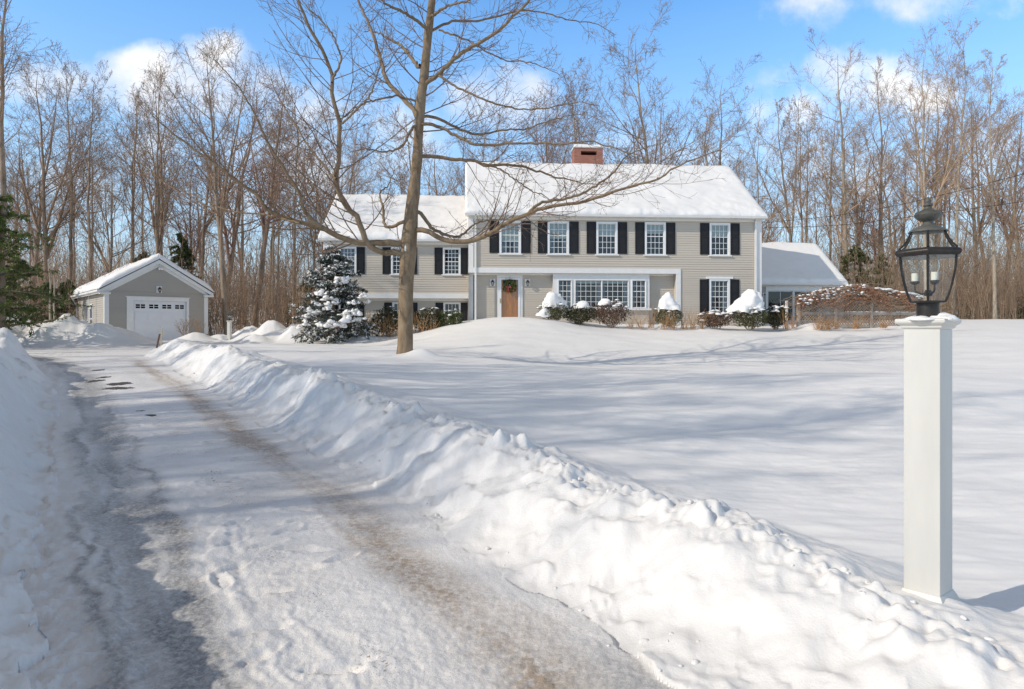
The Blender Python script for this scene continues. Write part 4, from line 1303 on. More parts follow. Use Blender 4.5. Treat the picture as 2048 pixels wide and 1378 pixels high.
ds = MB(); ds.tube([(A0 - OH - .06, AD + .08, ze + .06), (A0 - .12, AD + .02, ze - .35), (A0 - .08, AD - .02, ze - .45), (A0 - .08, AD - .02, 0)], .045, 8); ds.build('downspout', M['trim'], garage)
# overhead door: four sections of raised panels, windows in the top one
gd = MB()
dz0 = -.1
n_r, n_c = 4, 4
hgt = (dz1 - dz0) / n_r
wd = (dx1 - dx0) / n_c
gd.box(dx0 - .02, dx1 + .02, .050, .09, dz0, dz1 - hgt)
wz = (dz1 - hgt * .70, dz1 - hgt * .28)
# top section, with openings for the lights
gd.box(dx0 - .02, dx1 + .02, .050, .09, dz1 - hgt + .0005, wz[0]); gd.box(dx0 - .02, dx1 + .02, .050, .09, wz[1], dz1 + .02)
cur = dx0 - .02
for c in range(n_c):
    a, b = dx0 + wd * c + wd * .12, dx0 + wd * (c + 1) - wd * .12
    gd.box(cur, a, .050, .09, wz[0] + .0005, wz[1] - .0005); cur = b
gd.box(cur, dx1 + .02, .050, .09, wz[0] + .0005, wz[1] - .0005)
for r in range(n_r - 1):
    za, zb = dz0 + hgt * r, dz0 + hgt * (r + 1)
    gd.box(dx0 - .02, dx1 + .02, .044, .0495, zb - .012, zb - .004)
    for c in range(n_c):
        a, b = dx0 + wd * c + .05, dx0 + wd * (c + 1) - .05
        gd.box(a, b, .034, .0495, za + .08, zb - .08)
        gd.box(a + .05, b - .05, .026, .0335, za + .13, zb - .13)
gdoor = gd.build('garage_door', M['doorwhite'], garage, bevel=.006)
for c in range(n_c):
    a, b = dx0 + wd * c + wd * .12, dx0 + wd * (c + 1) - wd * .12
    wf = MB()
    wf.box(a - .02, b + .02, .036, .0495, wz[0] - .02, wz[0] + .012); wf.box(a - .02, b + .02, .036, .0495, wz[1] - .012, wz[1] + .02)
    for xx in (a - .02, (a + b) / 2 - .02, b - .02): wf.box(xx, xx + .04, .036, .0495, wz[0] + .0125, wz[1] - .0125)
    wf.box(a + .02, b - .02, .038, .048, (wz[0] + wz[1]) / 2 - .012, (wz[0] + wz[1]) / 2 + .012)
    wf.build('door_window', M['vinyl'], gdoor)
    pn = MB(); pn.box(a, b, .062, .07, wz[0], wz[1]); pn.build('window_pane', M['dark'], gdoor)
wall_lantern(garage, gx(318), gzz(579), 0.0, 1.05, True)
fl = MB(); zf = gzz(536); xf = gx(320)
fl.box(xf - .07, xf + .07, -.06, -.018, zf - .05, zf + .05)
fl.build('floodlight', M['vinyl'], garage)
for s in (-1, 1):
    h = MB(); h.lathe([(.03, 0), (.05, .04), (.07, .13), (.065, .135)], 10, (0, 0, 0))
    o = h.build('floodlight_head', M['vinyl'], garage, smooth=True)
    o.location = (xf + s * .09, -.08, zf - .02); o.rotation_euler = (math.radians(115), math.radians(s * 25), 0)
# side window, on the sunlit wall
sw = MB()
ya, yb = 3.55, 4.55
sw.box(A0 - .05, A0 + .02, ya, ya + .12, .62, 2.06); sw.box(A0 - .05, A0 + .02, yb - .12, yb, .62, 2.06)
sw.box(A0 - .05, A0 + .02, ya + .12, yb - .12, 1.94, 2.06); sw.box(A0 - .05, A0 + .02, ya + .12, yb - .12, .62, .72); sw.box(A0 - .03, A0 + .02, ya + .12, yb - .12, 1.29, 1.34)
sw.box(A0 - .07, A0 - .001, ya - .05, yb + .05, 2.062, 2.2)
sideW = sw.build('window', M['vinyl'], garage)
sp = MB(); sp.box(A0 + .03, A0 + .04, ya + .1, yb - .1, .7, 2.0); sp.build('pane', M['dark'], sideW)
cd = MB(); cd.tube([(A0 - .03, 4.9, .4), (A0 - .03, 4.9, AE - .15)], .03, 6); cd.build('conduit', M['trim'], garage)

# ---------------------------------------------------------------- lamp posts
def lamp_post():
    root = empty('lamp_post', (2.195, 3.5, 0), 0)
    S = .174
    al = math.radians(50.8)
    # post centre from its near corner
    ux, uy = -math.cos(al), math.sin(al); vx, vy = math.sin(al), math.cos(al)
    cx, cy = 2.195 + S / 2 * (ux + vx), 3.5 + S / 2 * (uy + vy)
    gzv = .0
    root.location = (cx, cy, gzv)
    yc = cy
    zz = lambda v: CAMZ + (HV - v) / F * yc - gzv
    def sq(r): return [(r * math.cos(math.atan2(uy, ux) + PI / 4 + k * PI / 2), r * math.sin(math.atan2(uy, ux) + PI / 4 + k * PI / 2)) for k in range(4)]
    def ring(mb, prof):
        vs = []; fs = []
        for h, z in prof:
            vs += [(x, y, z) for x, y in sq(h * math.sqrt(2))]
        for j in range(len(prof) - 1):
            for k in range(4):
                fs.append((j * 4 + k, j * 4 + (k + 1) % 4, (j + 1) * 4 + (k + 1) % 4, (j + 1) * 4 + k))
        fs.append((3, 2, 1, 0)); e = (len(prof) - 1) * 4; fs.append((e, e + 1, e + 2, e + 3))
        mb.add(vs, fs)
    p = MB(); h = S / 2
    ring(p, [(h, -.5), (h, zz(658))])
    p.build('post', M['post'], root, bevel=.003)
    c = MB()
    ring(c, [(h + .005, zz(657.5)), (h + .012, zz(655)), (h + .012, zz(652)), (h + .026, zz(648)), (h + .030, zz(646.5)), (h + .033, zz(644.5)), (h + .033, zz(641)), (h + .030, zz(638)), (.03, zz(635.5))])
    c.build('cap', M['post'], root, bevel=.003)
    b = BlobAcc(5)
    rg = np.random.default_rng(4)
    for k in range(26):
        x, y = rg.uniform(-.10, .10, 2)
        b.add((x, y, zz(640)), (rg.uniform(.03, .06), rg.uniform(.03, .06), rg.uniform(.010, .026)), 2, .25)
    b.add((.06, -.03, zz(640)), (.06, .05, .040)); b.add((.02, .06, zz(640)), (.07, .05, .03))
    link('cap_snow', b.mesh('cap_snow'), M['snow'], root)
    # base plinth
    q = MB()
    ring(q, [(h + .035, -.4), (h + .024, zz(1194)), (h + .018, zz(1187)), (h + .003, zz(1176))])
    q.build('plinth', M['post'], root, bevel=.004)
    # lantern: six-sided
    L = MB()
    R0 = .0335
    L.lathe([(.052, zz(642)), (.054, zz(640)), (.054, zz(606)), (.040, zz(605.5))], 24)
    rot = math.radians(-62)
    L.lathe([(.090, zz(606)), (.094, zz(604.5)), (.094, zz(602.5)), (.087, zz(602))], 6, rot=rot)
    def hexat(r, z, k):
        a = rot + k * PI / 3
        return (r * math.cos(a), r * math.sin(a), z)
    prof = [(.090, 604), (.107, 590), (.123, 570), (.136, 548), (.143, 530), (.146, 513)]
    for k in range(6):
        L.tube([hexat(r, zz(v), k) for r, v in prof], .0055, 5)
    # rolled ring round the eaves
    L.lathe([(.143, zz(514)), (.158, zz(514.5)), (.169, zz(511)), (.173, zz(507)), (.169, zz(503)), (.158, zz(500.5)), (.141, zz(499))], 6, rot=rot)
    prof2 = [(.149, 499), (.127, 491), (.109, 482), (.096, 473), (.087, 464)]
    for k in range(6):
        L.tube([hexat(r, zz(v), k) for r, v in prof2], .0055, 5)
    # candle cluster
    L.tube([(0, 0, zz(602)), (0, 0, zz(500))], .006, 6)
    L.lathe([(.018, zz(592)), (.022, zz(588)), (.014, zz(580))], 8)
    for k in range(3):
        a = rot + PI / 2 + k * 2 * PI / 3
        ca, sa = math.cos(a), math.sin(a)
        L.tube([(0, 0, zz(585)), (.03 * ca, .03 * sa, zz(588)), (.058 * ca, .058 * sa, zz(582)), (.060 * ca, .060 * sa, zz(570))], .005, 5)
        L.lathe([(.010, zz(569)), (.022, zz(566)), (.022, zz(562))], 8, (.060 * ca, .060 * sa, 0))
    cage = L.build('lantern', M['iron'], root, smooth=True)
    D = MB()
    D.lathe([(.094, zz(464.5)), (.088, zz(461)), (.070, zz(457.5)), (.060, zz(455)), (.034, zz(451)), (.024, zz(446)), (.026, zz(443)), (.045, zz(440)), (.062, zz(434)), (.066, zz(430)), (.056, zz(424)), (.034, zz(421)), (.022, zz(418)), (.018, zz(414)), (.024, zz(411.5)), (.020, zz(409)), (.013, zz(406)), (.016, zz(403)), (.004, zz(394))], 24)
    D.build('finial', M['verdigris'], root, smooth=True)
    G = MB()
    for k in range(6):
        for pr in (prof, prof2):
            for (r0, v0), (r1, v1) in zip(pr[:-1], pr[1:]):
                G.quad(hexat(r0, zz(v0), k), hexat(r0, zz(v0), k + 1), hexat(r1, zz(v1), k + 1), hexat(r1, zz(v1), k))
    G.build('lantern_glass', M['lampglass'], root)
    for k in range(3):
        a = rot + PI / 2 + k * 2 * PI / 3
        c_ = (.060 * math.cos(a), .060 * math.sin(a), 0)
        cd = MB(); cd.lathe([(.017, zz(562)), (.017, zz(546))], 10, c_)
        sl = cd.build('candle_sleeve', M['candle'], root, smooth=True)
        bl = MB(); bl.lathe([(.012, zz(546)), (.020, zz(538)), (.022, zz(530)), (.015, zz(518)), (.004, zz(514))], 12, c_)
        bl.build('bulb', M['lampglass'], sl, smooth=True)
        fi = MB()
        for q_ in range(4):
            aa = q_ * PI / 2
            fi.tube([(c_[0] + .006 * math.cos(aa), c_[1] + .006 * math.sin(aa), zz(534)), (c_[0] + .008 * math.cos(aa), c_[1] + .008 * math.sin(aa), zz(517))], .002, 4)
        fi.build('filament', M['filament'], sl)
    return root
lamp = lamp_post()
tag(lamp, 'large white square lamp post with a black glass lantern beside the near snow bank', 'lamp post')
lamp2 = copy_tree(lamp)
yy2 = 37.0
lamp2.location = (X(459, yy2), yy2, P(459, 642, yy2)[2] - (CAMZ + (HV - 640) / F * 3.55))
lamp2.rotation_euler = (0, 0, math.radians(35))
tag(lamp2, 'small distant white lamp post with black lantern to the right of the garage', 'lamp post')
# ---------------------------------------------------------------- bare trees
def split_tree(levels, sides, name):
    """trunk mesh and crown mesh of a bare tree; levels are (pts, rad) arrays from the trunk outward"""
    a = TubeAcc(); a.add(levels[0][0], levels[0][1], sides[0])
    b = TubeAcc()
    for (p, r), n in zip(levels[1:], sides[1:]):
        b.add(p, r, n)
    return a.mesh(name + '_trunk'), b.mesh(name + '_crown')

def forest_tree(seed, H, r0, start=0.36, n1=15, spread=0.36, a1=42, lean=0.02, forks=0, fine=1.0):
    rng = np.random.default_rng(seed)
    k = 16
    t = np.linspace(0, 1, k)
    w = np.cumsum(rng.normal(0, 0.035 * H / k * 2, (k, 2)), 0)
    ln = rng.normal(0, lean, 2)
    trunk = np.stack([w[:, 0] * t + ln[0] * H * t, w[:, 1] * t + ln[1] * H * t, t * H * 0.93 - 0.4], 1)
    rad = r0 * 0.60 * (1 - t) ** 0.9 + 0.010
    rad[0] *= 1.35; rad[1] *= 1.05
    tp, tr = trunk[None], rad[None]
    L1, R1 = grow(rng, tp, tr, n1, start, 0.97, a1, 9, spread, 9, 0.085, 0.11, 0.1, 0.46, 0.013, 0.16, fade=0.62)
    if forks:
        Lf, Rf = grow(rng, tp, tr, forks, start * 0.9, start * 1.35, 24, 6, 0.62, 9, 0.05, 0.07, 0.1, 0.75, 0.014, 0.12, fade=0.15)
        L1 = np.concatenate([L1, Lf]); R1 = np.concatenate([R1, Rf])
    L2, R2 = grow(rng, L1, R1, 8, 0.18, 1.0, 40, 12, 0.52, 7, 0.07, 0.14, 0.1, 0.60, 0.010, 0.3, fade=0.5)
    L3, R3 = grow(rng, L2, R2, int(7 * fine), 0.12, 1.0, 42, 14, 0.54, 5, 0.05, 0.16, 0.0, 0.58, 0.0068, 0.5, fade=0.45)
    L4, R4 = grow(rng, L3, R3, int(4 * fine), 0.15, 1.0, 40, 16, 0.62, 4, 0.03, 0.18, 0.0, 0.7, 0.0058, 0.7, fade=0.4)
    return split_tree([(tp, tr), (L1, R1), (L2, R2), (L3, R3), (L4, R4)], [9, 6, 4, 3, 3], 'bare_tree')

PROTO = []
for s, (H, r0, st, n1, sp, a1, fk) in enumerate([(21, .26, .40, 15, .34, 40, 0), (22, .30, .30, 15, .46, 56, 1), (20, .22, .46, 14, .30, 38, 0), (23, .33, .30, 15, .36, 36, 4), (19, .20, .38, 15, .30, 45, 1),
                                             (21, .24, .50, 14, .36, 48, 2), (22, .36, .32, 16, .46, 52, 2), (18, .17, .42, 13, .28, 35, 0), (20, .28, .26, 17, .46, 58, 2)]):
    PROTO.append((H,) + forest_tree(100 + s, H, r0, st, n1, sp, a1, 0.02, fk))

ZONES = [  # label and group by where the tree stands in the wood
    (-1e9, 150, 'thin bare tree in the woods at the far left, beyond the snow pile', 'bare trees at the far left'),
    (150, 430, 'thin bare tree in the row of woods behind the garage roof', 'bare trees behind the garage'),
    (430, 660, 'thin bare tree in the gap between the garage and the house', 'bare trees between garage and house'),
    (660, 940, 'thin bare tree rising behind the lower left wing of the house', 'bare trees behind the left wing'),
    (940, 1500, 'thin bare tree in the row behind the high main roof', 'bare trees behind the main roof'),
    (1500, 1800, 'thin bare tree behind the low right wing and the lattice fence', 'bare trees behind the right wing'),
    (1800, 1e9, 'thin tan bare tree at the wood edge right of the black lantern', 'bare trees at the far right')]
BARKS = {'brown': (M['bark_brown'], M['twig_brown']), 'grey': (M['bark_grey'], M['twig_brown']), 'red': (M['bark_brown'], M['twig_red']), 'tan': (M['bark_grey'], M['twig_tan']), 'pale': (M['bark_pale'], M['twig_tan'])}
_tm = {}
def tree_meshes(pi, bark):
    k = (pi, bark)
    if k not in _tm:
        H, a, b = PROTO[pi]
        a, b = a.copy(), b.copy()
        a.materials.append(BARKS[bark][0]); b.materials.append(BARKS[bark][1])
        _tm[k] = (H, a, b)
    return _tm[k]

def place_tree(u, y, top_v, pi, bark, rz, label=None, group=None, x=None, height=None, wide=1.0, name='bare_tree', tilt=(0, 0)):
    H, a, b = tree_meshes(pi, bark)
    xx = X(u, y) if x is None else x
    z0 = gz(xx, y) - 0.05
    h = height if height else (CAMZ + (HV - top_v) / F * y - z0)
    s = h / (H * 0.97)
    root = empty(name, (xx, y, z0), rz)
    root.rotation_euler = (tilt[0], tilt[1], rz)
    root.scale = (s * wide, s * wide, s)
    link('trunk', a, None, root); link('crown', b, None, root)
    if label is None:
        for lo, hi, lb, gp in ZONES:
            if lo <= u < hi: label, group = lb, gp
    tag(root, label, 'tree', group)
    return root

rngF = np.random.default_rng(77)
# trees one can tell apart in the photo: column, depth, row of the top, kind, bark, label
for u, y, tv, pi, bk, lb, wd in [
    (320, 47, 95, 3, 'grey', 'thick grey tree with several upright stems directly behind the garage peak', 0.9),
    (457, 43, 60, 6, 'grey', 'tall straight grey tree just behind the small distant lamp post', 1.0),
    (183, 46, 120, 0, 'brown', 'dark straight trunked tree behind the left slope of the garage roof', 1.0),
    (1155, 58, 100, 4, 'grey', 'bare tree standing straight behind the brick chimney', 1.0),
    (1312, 56, 48, 8, 'grey', 'broad round crowned bare tree above the middle of the main roof', 1.15),
    (1432, 58, 135, 1, 'grey', 'bare tree with long right leaning limb behind the right end of the roof', 1.0),
    (1600, 52, 225, 5, 'brown', 'crooked dark tree whose pale limb leans over the low right wing', 1.0),
    (1695, 52, 75, 1, 'tan', 'tall bare tree directly left of the black lantern, above the green thicket', 1.0),
    (1768, 55, 110, 0, 'tan', 'slender bare tree just left of the lantern finial', 1.0),
    (1852, 46, 62, 3, 'pale', 'thick pale trunked tree rising from behind the lantern finial', 0.95),
    (1905, 50, 30, 2, 'pale', 'pale smooth trunk directly right of the lantern glass', 0.9),
    (1990, 47, 85, 4, 'pale', 'pale slim tree near the right photo edge, right of the two pale trunks', 1.0)]:
    place_tree(u, y, tv, pi, bk, rngF.uniform(0, 6.28), lb, wide=wd)
place_tree(4, 31, -230, 0, 'brown', 1.0, 'large mossy tree with thick trunk cut by the left photo edge', wide=1.0)

kinds = ['brown', 'brown', 'red', 'grey', 'tan']
def row(us, y0, y1, tv0, tv1, jit):
    for u in us:
        uu = u + rngF.normal(0, jit)
        y = rngF.uniform(y0, y1)
        right = uu > 1500
        bk = rngF.choice(['tan', 'tan', 'pale', 'tan', 'red'] if right else kinds)
        place_tree(uu, y, rngF.uniform(tv0, tv1), int(rngF.integers(0, 9)), bk, rngF.uniform(0, 6.28), wide=rngF.uniform(0.8, 1.35), tilt=tuple(rngF.normal(0, .03, 2)))
row([60, 110, 140, 225, 262, 395, 512, 548, 585, 625], 47, 60, 90, 300, 9)
row(np.arange(-60, 700, 64), 60, 80, 130, 330, 18)
row(np.arange(-100, 700, 66), 82, 108, 220, 380, 22)
row(np.arange(705, 1500, 78), 56, 74, 150, 300, 20)
row(np.arange(700, 1520, 82), 76, 100, 220, 330, 24)
row(np.arange(1535, 2140, 42), 53, 66, 110, 330, 16)
row(np.arange(1500, 2180, 54), 66, 88, 170, 350, 18)
# trees beside the camera, to the left of the picture: their shadows fall across drive and lawn
for x, y, h, pi, rz in [(-20, .5, 16, 0, .3), (-15.5, 8.0, 15, 4, 2.6), (-19, 3.0, 18, 5, .9), (-18.5, 9.0, 16, 7, 4.0), (-23, 7.0, 18, 1, 5.1),
                        (-24.5, 13.5, 17, 0, 2.2), (-27, 2.0, 19, 3, .4), (-29, 18, 18, 2, 1.1), (-33, 12, 18, 8, 1.9), (-36, 21, 18, 4, 2.0), (-18, -1.0, 17, 1, 2.9), (-24, -2.6, 20, 6, 1.9), (-22, -0.6, 19, 8, 3.6), (-30, -5.4, 21, 1, .6), (-13.5, 1.4, 16, 2, 5.0), (-15.5, 4.8, 17, 0, 1.0), (-21, 6.5, 18, 6, 4.9), (-26, -2.5, 19, 5, .2), (-32, 0, 20, 6, 4.4), (-38, 4, 20, 1, .8), (-33, -6, 20, 3, 3.7)]:
    place_tree(0, y, 0, pi, 'grey', rz, 'bare tree left of the driveway, outside the picture, shading lawn and drive', 'trees left of the driveway', x=x, height=h)

# ---------------------------------------------------------------- the big beech on the lawn
def beech():
    y0 = 21.0
    bx, by, bz = P(809, 714, y0)
    root = empty('beech_tree', (bx, by, bz))
    tag(root, 'large smooth barked bare tree with long spreading limbs in front of the house', 'tree')
    rng = np.random.default_rng(2024)
    px2m = y0 / F
    def pt(u, v, dy=0.0):
        x, y, z = P(u, v, y0 + dy)
        return (x - bx, y - by, z - bz)
    tr = [(808, 730, 17.5), (808.5, 712, 17), (810, 690, 15.8), (811, 640, 15), (812, 590, 14.5), (814, 540, 15.2), (817, 500, 16.5), (819, 470, 15.5), (822, 440, 14), (825, 405, 12.6), (830, 360, 11), (834, 320, 10), (837, 270, 9.4),
          (839, 235, 9.6), (842, 195, 9.8), (847, 160, 9.6), (851, 125, 8.6), (855, 80, 8.2), (859, 45, 7.8), (864, 0, 7), (871, -70, 6), (877, -150, 4.8), (884, -260, 3.2), (892, -370, 1.5)]
    a = np.array([(*pt(u, v), r * px2m) for u, v, r in tr])
    tk = resample(a, 60)
    acc = TubeAcc()
    V, Q = tubes(tk[None, :, :3], tk[None, :, 3], 20)
    n = noise3(V * np.array([7, 7, 2.2]), 3) * 0.014 + noise3(V * 2.3, 4) * 0.016
    cen = np.repeat(tk[:, :3], 20, 0)
    V = V + norm(V - cen) * n[:, None] * np.clip(np.repeat(tk[:, 3], 20) / 0.2, 0, 1)[:, None]
    link('trunk', mesh_np('beech_trunk', V, Q), M['bark_main'], root)
    # limbs traced from their shape: start half width and end half width in photo pixels, lean toward (-) or away from (+) the viewer in m
    limbs = [
        ([(818, 470), (835, 459), (856, 464), (885, 478), (914, 484), (946, 481), (983, 466), (1008, 450), (1033, 436), (1059, 428), (1080, 418), (1117, 410), (1153, 407), (1187, 397), (1234, 381), (1267, 371), (1320, 357), (1350, 334), (1400, 314), (1440, 300)], 6.2, .9, -1.6),
        ([(1056, 429), (1066, 417), (1085, 405), (1110, 401), (1150, 393), (1187, 374), (1217, 354), (1237, 334), (1247, 317), (1284, 298), (1330, 284)], 3.6, .7, 1.0, -0.5),
        ([(829, 428), (838, 425), (859, 450), (870, 461), (892, 470), (914, 474), (935, 461), (952, 446), (985, 440), (1010, 438)], 4.6, .7, .8),
        ([(815, 478), (801, 488), (779, 484), (750, 486), (710, 484), (681, 475), (652, 459), (623, 450), (591, 443), (558, 432), (529, 414), (513, 388), (478, 366), (450, 342), (410, 314), (369, 284), (328, 253), (300, 225)], 7.5, .8, -2.2),
        ([(655, 460), (638, 450), (620, 436), (605, 414), (598, 385), (580, 356), (562, 327), (536, 287), (518, 250), (500, 210), (470, 165), (430, 120)], 4.4, .7, -1.6, -1.2),
        ([(600, 445), (560, 436), (520, 428), (480, 425), (440, 415), (400, 395), (360, 380)], 2.2, .6, 1.0, -1.2),
        ([(817, 512), (809, 511), (795, 504), (775, 507), (755, 502), (740, 491), (730, 476), (723, 454), (716, 437), (701, 422), (688, 405), (680, 388), (673, 363), (671, 348), (678, 319), (678, 283), (680, 254), (677, 236), (670, 210), (664, 181), (665, 152), (649, 112), (634, 83), (623, 62), (609, 29), (597, 0), (585, -50), (570, -120)], 6.8, 1.8, -2.4),
        ([(680, 250), (685, 245), (700, 232), (725, 207), (742, 188), (752, 160), (762, 120), (768, 80)], 2.6, .6, -.6, -1.6),
        ([(664, 165), (667, 152), (678, 134), (681, 112), (672, 83), (660, 62), (638, 36), (611, 11), (590, -30)], 2.6, .7, .7, -1.9),
        ([(672, 358), (663, 350), (638, 319), (612, 287), (594, 254), (573, 221), (554, 189), (540, 150)], 2.6, .6, .9, -1.3),
        ([(834, 235), (830, 226), (816, 207), (790, 181), (772, 156), (765, 134), (758, 109), (747, 73), (736, 44), (718, 4), (700, -60), (690, -120)], 5.4, 1.6, 1.4),
        ([(849, 172), (857, 163), (881, 145), (906, 120), (935, 98), (968, 80), (1001, 58), (1026, 33), (1055, 4), (1085, -50), (1110, -100)], 5.0, 1.5, -1.3),
        ([(878, 152), (890, 159), (910, 172), (943, 187), (972, 201), (1008, 212), (1044, 218), (1080, 218), (1124, 210), (1160, 205), (1200, 212)], 2.6, .6, -.8, -.4),
        ([(838, 236), (852, 232), (881, 239), (910, 254), (943, 267), (972, 268), (1008, 259), (1051, 258), (1095, 243), (1131, 232), (1170, 228)], 3.6, .6, 1.8),
        ([(837, 250), (848, 247), (881, 254), (914, 272), (943, 287), (972, 290), (1026, 287), (1080, 287), (1135, 287), (1180, 283), (1240, 300), (1280, 310)], 4.0, .6, -1.8),
        ([(834, 315), (845, 312), (881, 314), (910, 319), (943, 321), (972, 330), (1008, 330), (1044, 332), (1080, 345), (1117, 356), (1135, 358), (1175, 368), (1220, 366)], 4.6, .6, .7),
        ([(946, 322), (970, 328), (997, 337), (1026, 356), (1062, 381), (1090, 392), (1110, 414)], 2.0, .5, .7, .3),
        ([(841, 131), (837, 133), (826, 120), (812, 102), (797, 87), (775, 76), (752, 64), (730, 62)], 5.0, .7, 1.2),
        ([(855, 62), (852, 56), (826, 36), (797, 20), (768, 4), (735, -50), (710, -90)], 4.0, 1.0, -1.2),
        ([(857, 66), (870, 58), (892, 47), (921, 42), (953, 42), (982, 36), (1044, 22), (1088, 25), (1135, 40), (1190, 47), (1230, 70)], 3.2, .6, 1.8),
        ([(860, 34), (870, 29), (885, 18), (903, 9), (935, 2), (965, -20), (1010, -40)], 3.6, .8, -1.6),
        ([(878, 60), (906, 69), (935, 80), (972, 102), (1008, 120), (1044, 123), (1080, 131), (1120, 150)], 2.2, .6, -1.0, .6),
        ([(833, 250), (826, 256), (816, 268), (808, 287), (790, 301), (761, 303), (732, 298), (700, 305)], 3.4, .7, -1.6),
        ([(824, 440), (805, 444), (783, 454), (768, 446), (767, 417), (761, 399), (761, 385), (776, 370), (790, 340)], 4.2, .8, 1.6),
        ([(838, 205), (808, 196), (790, 192), (754, 200), (732, 205), (710, 218), (685, 236), (650, 240)], 2.4, .6, -1.8),
        ([(866, -20), (850, -60), (820, -110), (780, -160), (750, -220)], 4.5, 1.0, 1.0), ([(872, -80), (900, -120), (950, -160), (1010, -190), (1060, -230)], 4.2, 1.0, 1.4),
        ([(868, -50), (880, -90), (890, -150), (930, -220)], 3.6, 1.0, -2.0), ([(876, -140), (850, -190), (820, -260)], 3.2, .8, -1.4)]
    for item in limbs:
        pts, ra, rb, dep = item[:4]
        d0 = item[4] if len(item) > 4 else 0.0
        nP = len(pts)
        tt = np.linspace(0, 1, nP)
        a = np.array([(*pt(u, v, d0 + dep * t ** 1.1), (ra * 0.90 * (1 - t) ** 0.85 + rb * 0.9 * t ** 0.6) * px2m) for (u, v), t in zip(pts, tt)])
        k = 42
        r = resample(a, k)
        r[1:-1, :3] += rng.normal(0, 0.012, (k - 2, 3))
        bp, br = r[None, :, :3], np.maximum(r[None, :, 3], .006)
        A = TubeAcc(); A.add(bp, br, 10)
        lo = link('limb', A.mesh('beech_limb'), M['bark_main'], root)
        length = np.linalg.norm(np.diff(r[:, :3], axis=0), axis=1).sum()
        n1 = int(3.2 * length) + 5
        T = TubeAcc()
        S1, Q1 = grow(rng, bp, br, n1, 0.16, 1.0, 48, 14, 0.36, 9, .07, .09, .45, .28, .0068, .4, fade=.60)
        S2, Q2 = grow(rng, S1, Q1, 4, .15, 1.0, 46, 14, .55, 5, .04, .10, .45, .6, .0052, .6, fade=.5)
        S3, Q3 = grow(rng, S2, Q2, 2, .2, 1.0, 44, 14, .60, 4, .02, .12, .3, .7, .0043, .8, fade=.4)
        for (p, q), n in (((S1, Q1), 5), ((S2, Q2), 3), ((S3, Q3), 3)):
            T.add(p, q, n)
        # a few buds and dead leaves at the tips
        tip = S3[rng.random(len(S3)) < .10][:, -1]
        if len(tip):
            V, Q = leaves(rng, tip, .05, aspect=.6); T.raw(V, Q)
        link('twigs', T.mesh('beech_twigs'), M['twig_main'], lo)
    T = TubeAcc()
    S1, Q1 = grow(rng, tk[None, :, :3], tk[None, :, 3], 34, .40, 1.0, 66, 10, 0.30, 12, .06, .08, .35, .16, .010, .3, fade=.65)
    S2, Q2 = grow(rng, S1, Q1, 9, .18, 1.0, 46, 14, .42, 7, .05, .09, .45, .55, .0062, .5, fade=.55)
    S3, Q3 = grow(rng, S2, Q2, 5, .15, 1.0, 46, 14, .5, 5, .03, .1, .4, .6, .0048, .7, fade=.45)
    for (p, q), n in (((S1, Q1), 6), ((S2, Q2), 4), ((S3, Q3), 3)):
        T.add(p, q, n)
    link('crown_branches', T.mesh('beech_branches'), M['twig_main'], root)
    b = BlobAcc(9)
    for u, v, rx_, rz2, dy in [(812, 497, .07, .16, -.18), (806, 506, .10, .06, -.12)]:
        b.add(pt(u, v, dy), (rx_, .07, rz2), 2, .2, flat=False)
    for u, v in [(790, 500), (780, 503), (768, 504), (757, 500), (748, 493)]:
        b.add(pt(u, v + 1, -.05), (.17, .06, .045), 2, .2)
    for u, v in [(700, 479), (690, 474), (672, 465), (660, 459), (648, 452)]:
        b.add(pt(u, v, -.3), (.17, .07, .05), 2, .2)
    link('snow_patch', b.mesh('beech_snow'), M['snow'], root)['kind'] = 'stuff'
beech()

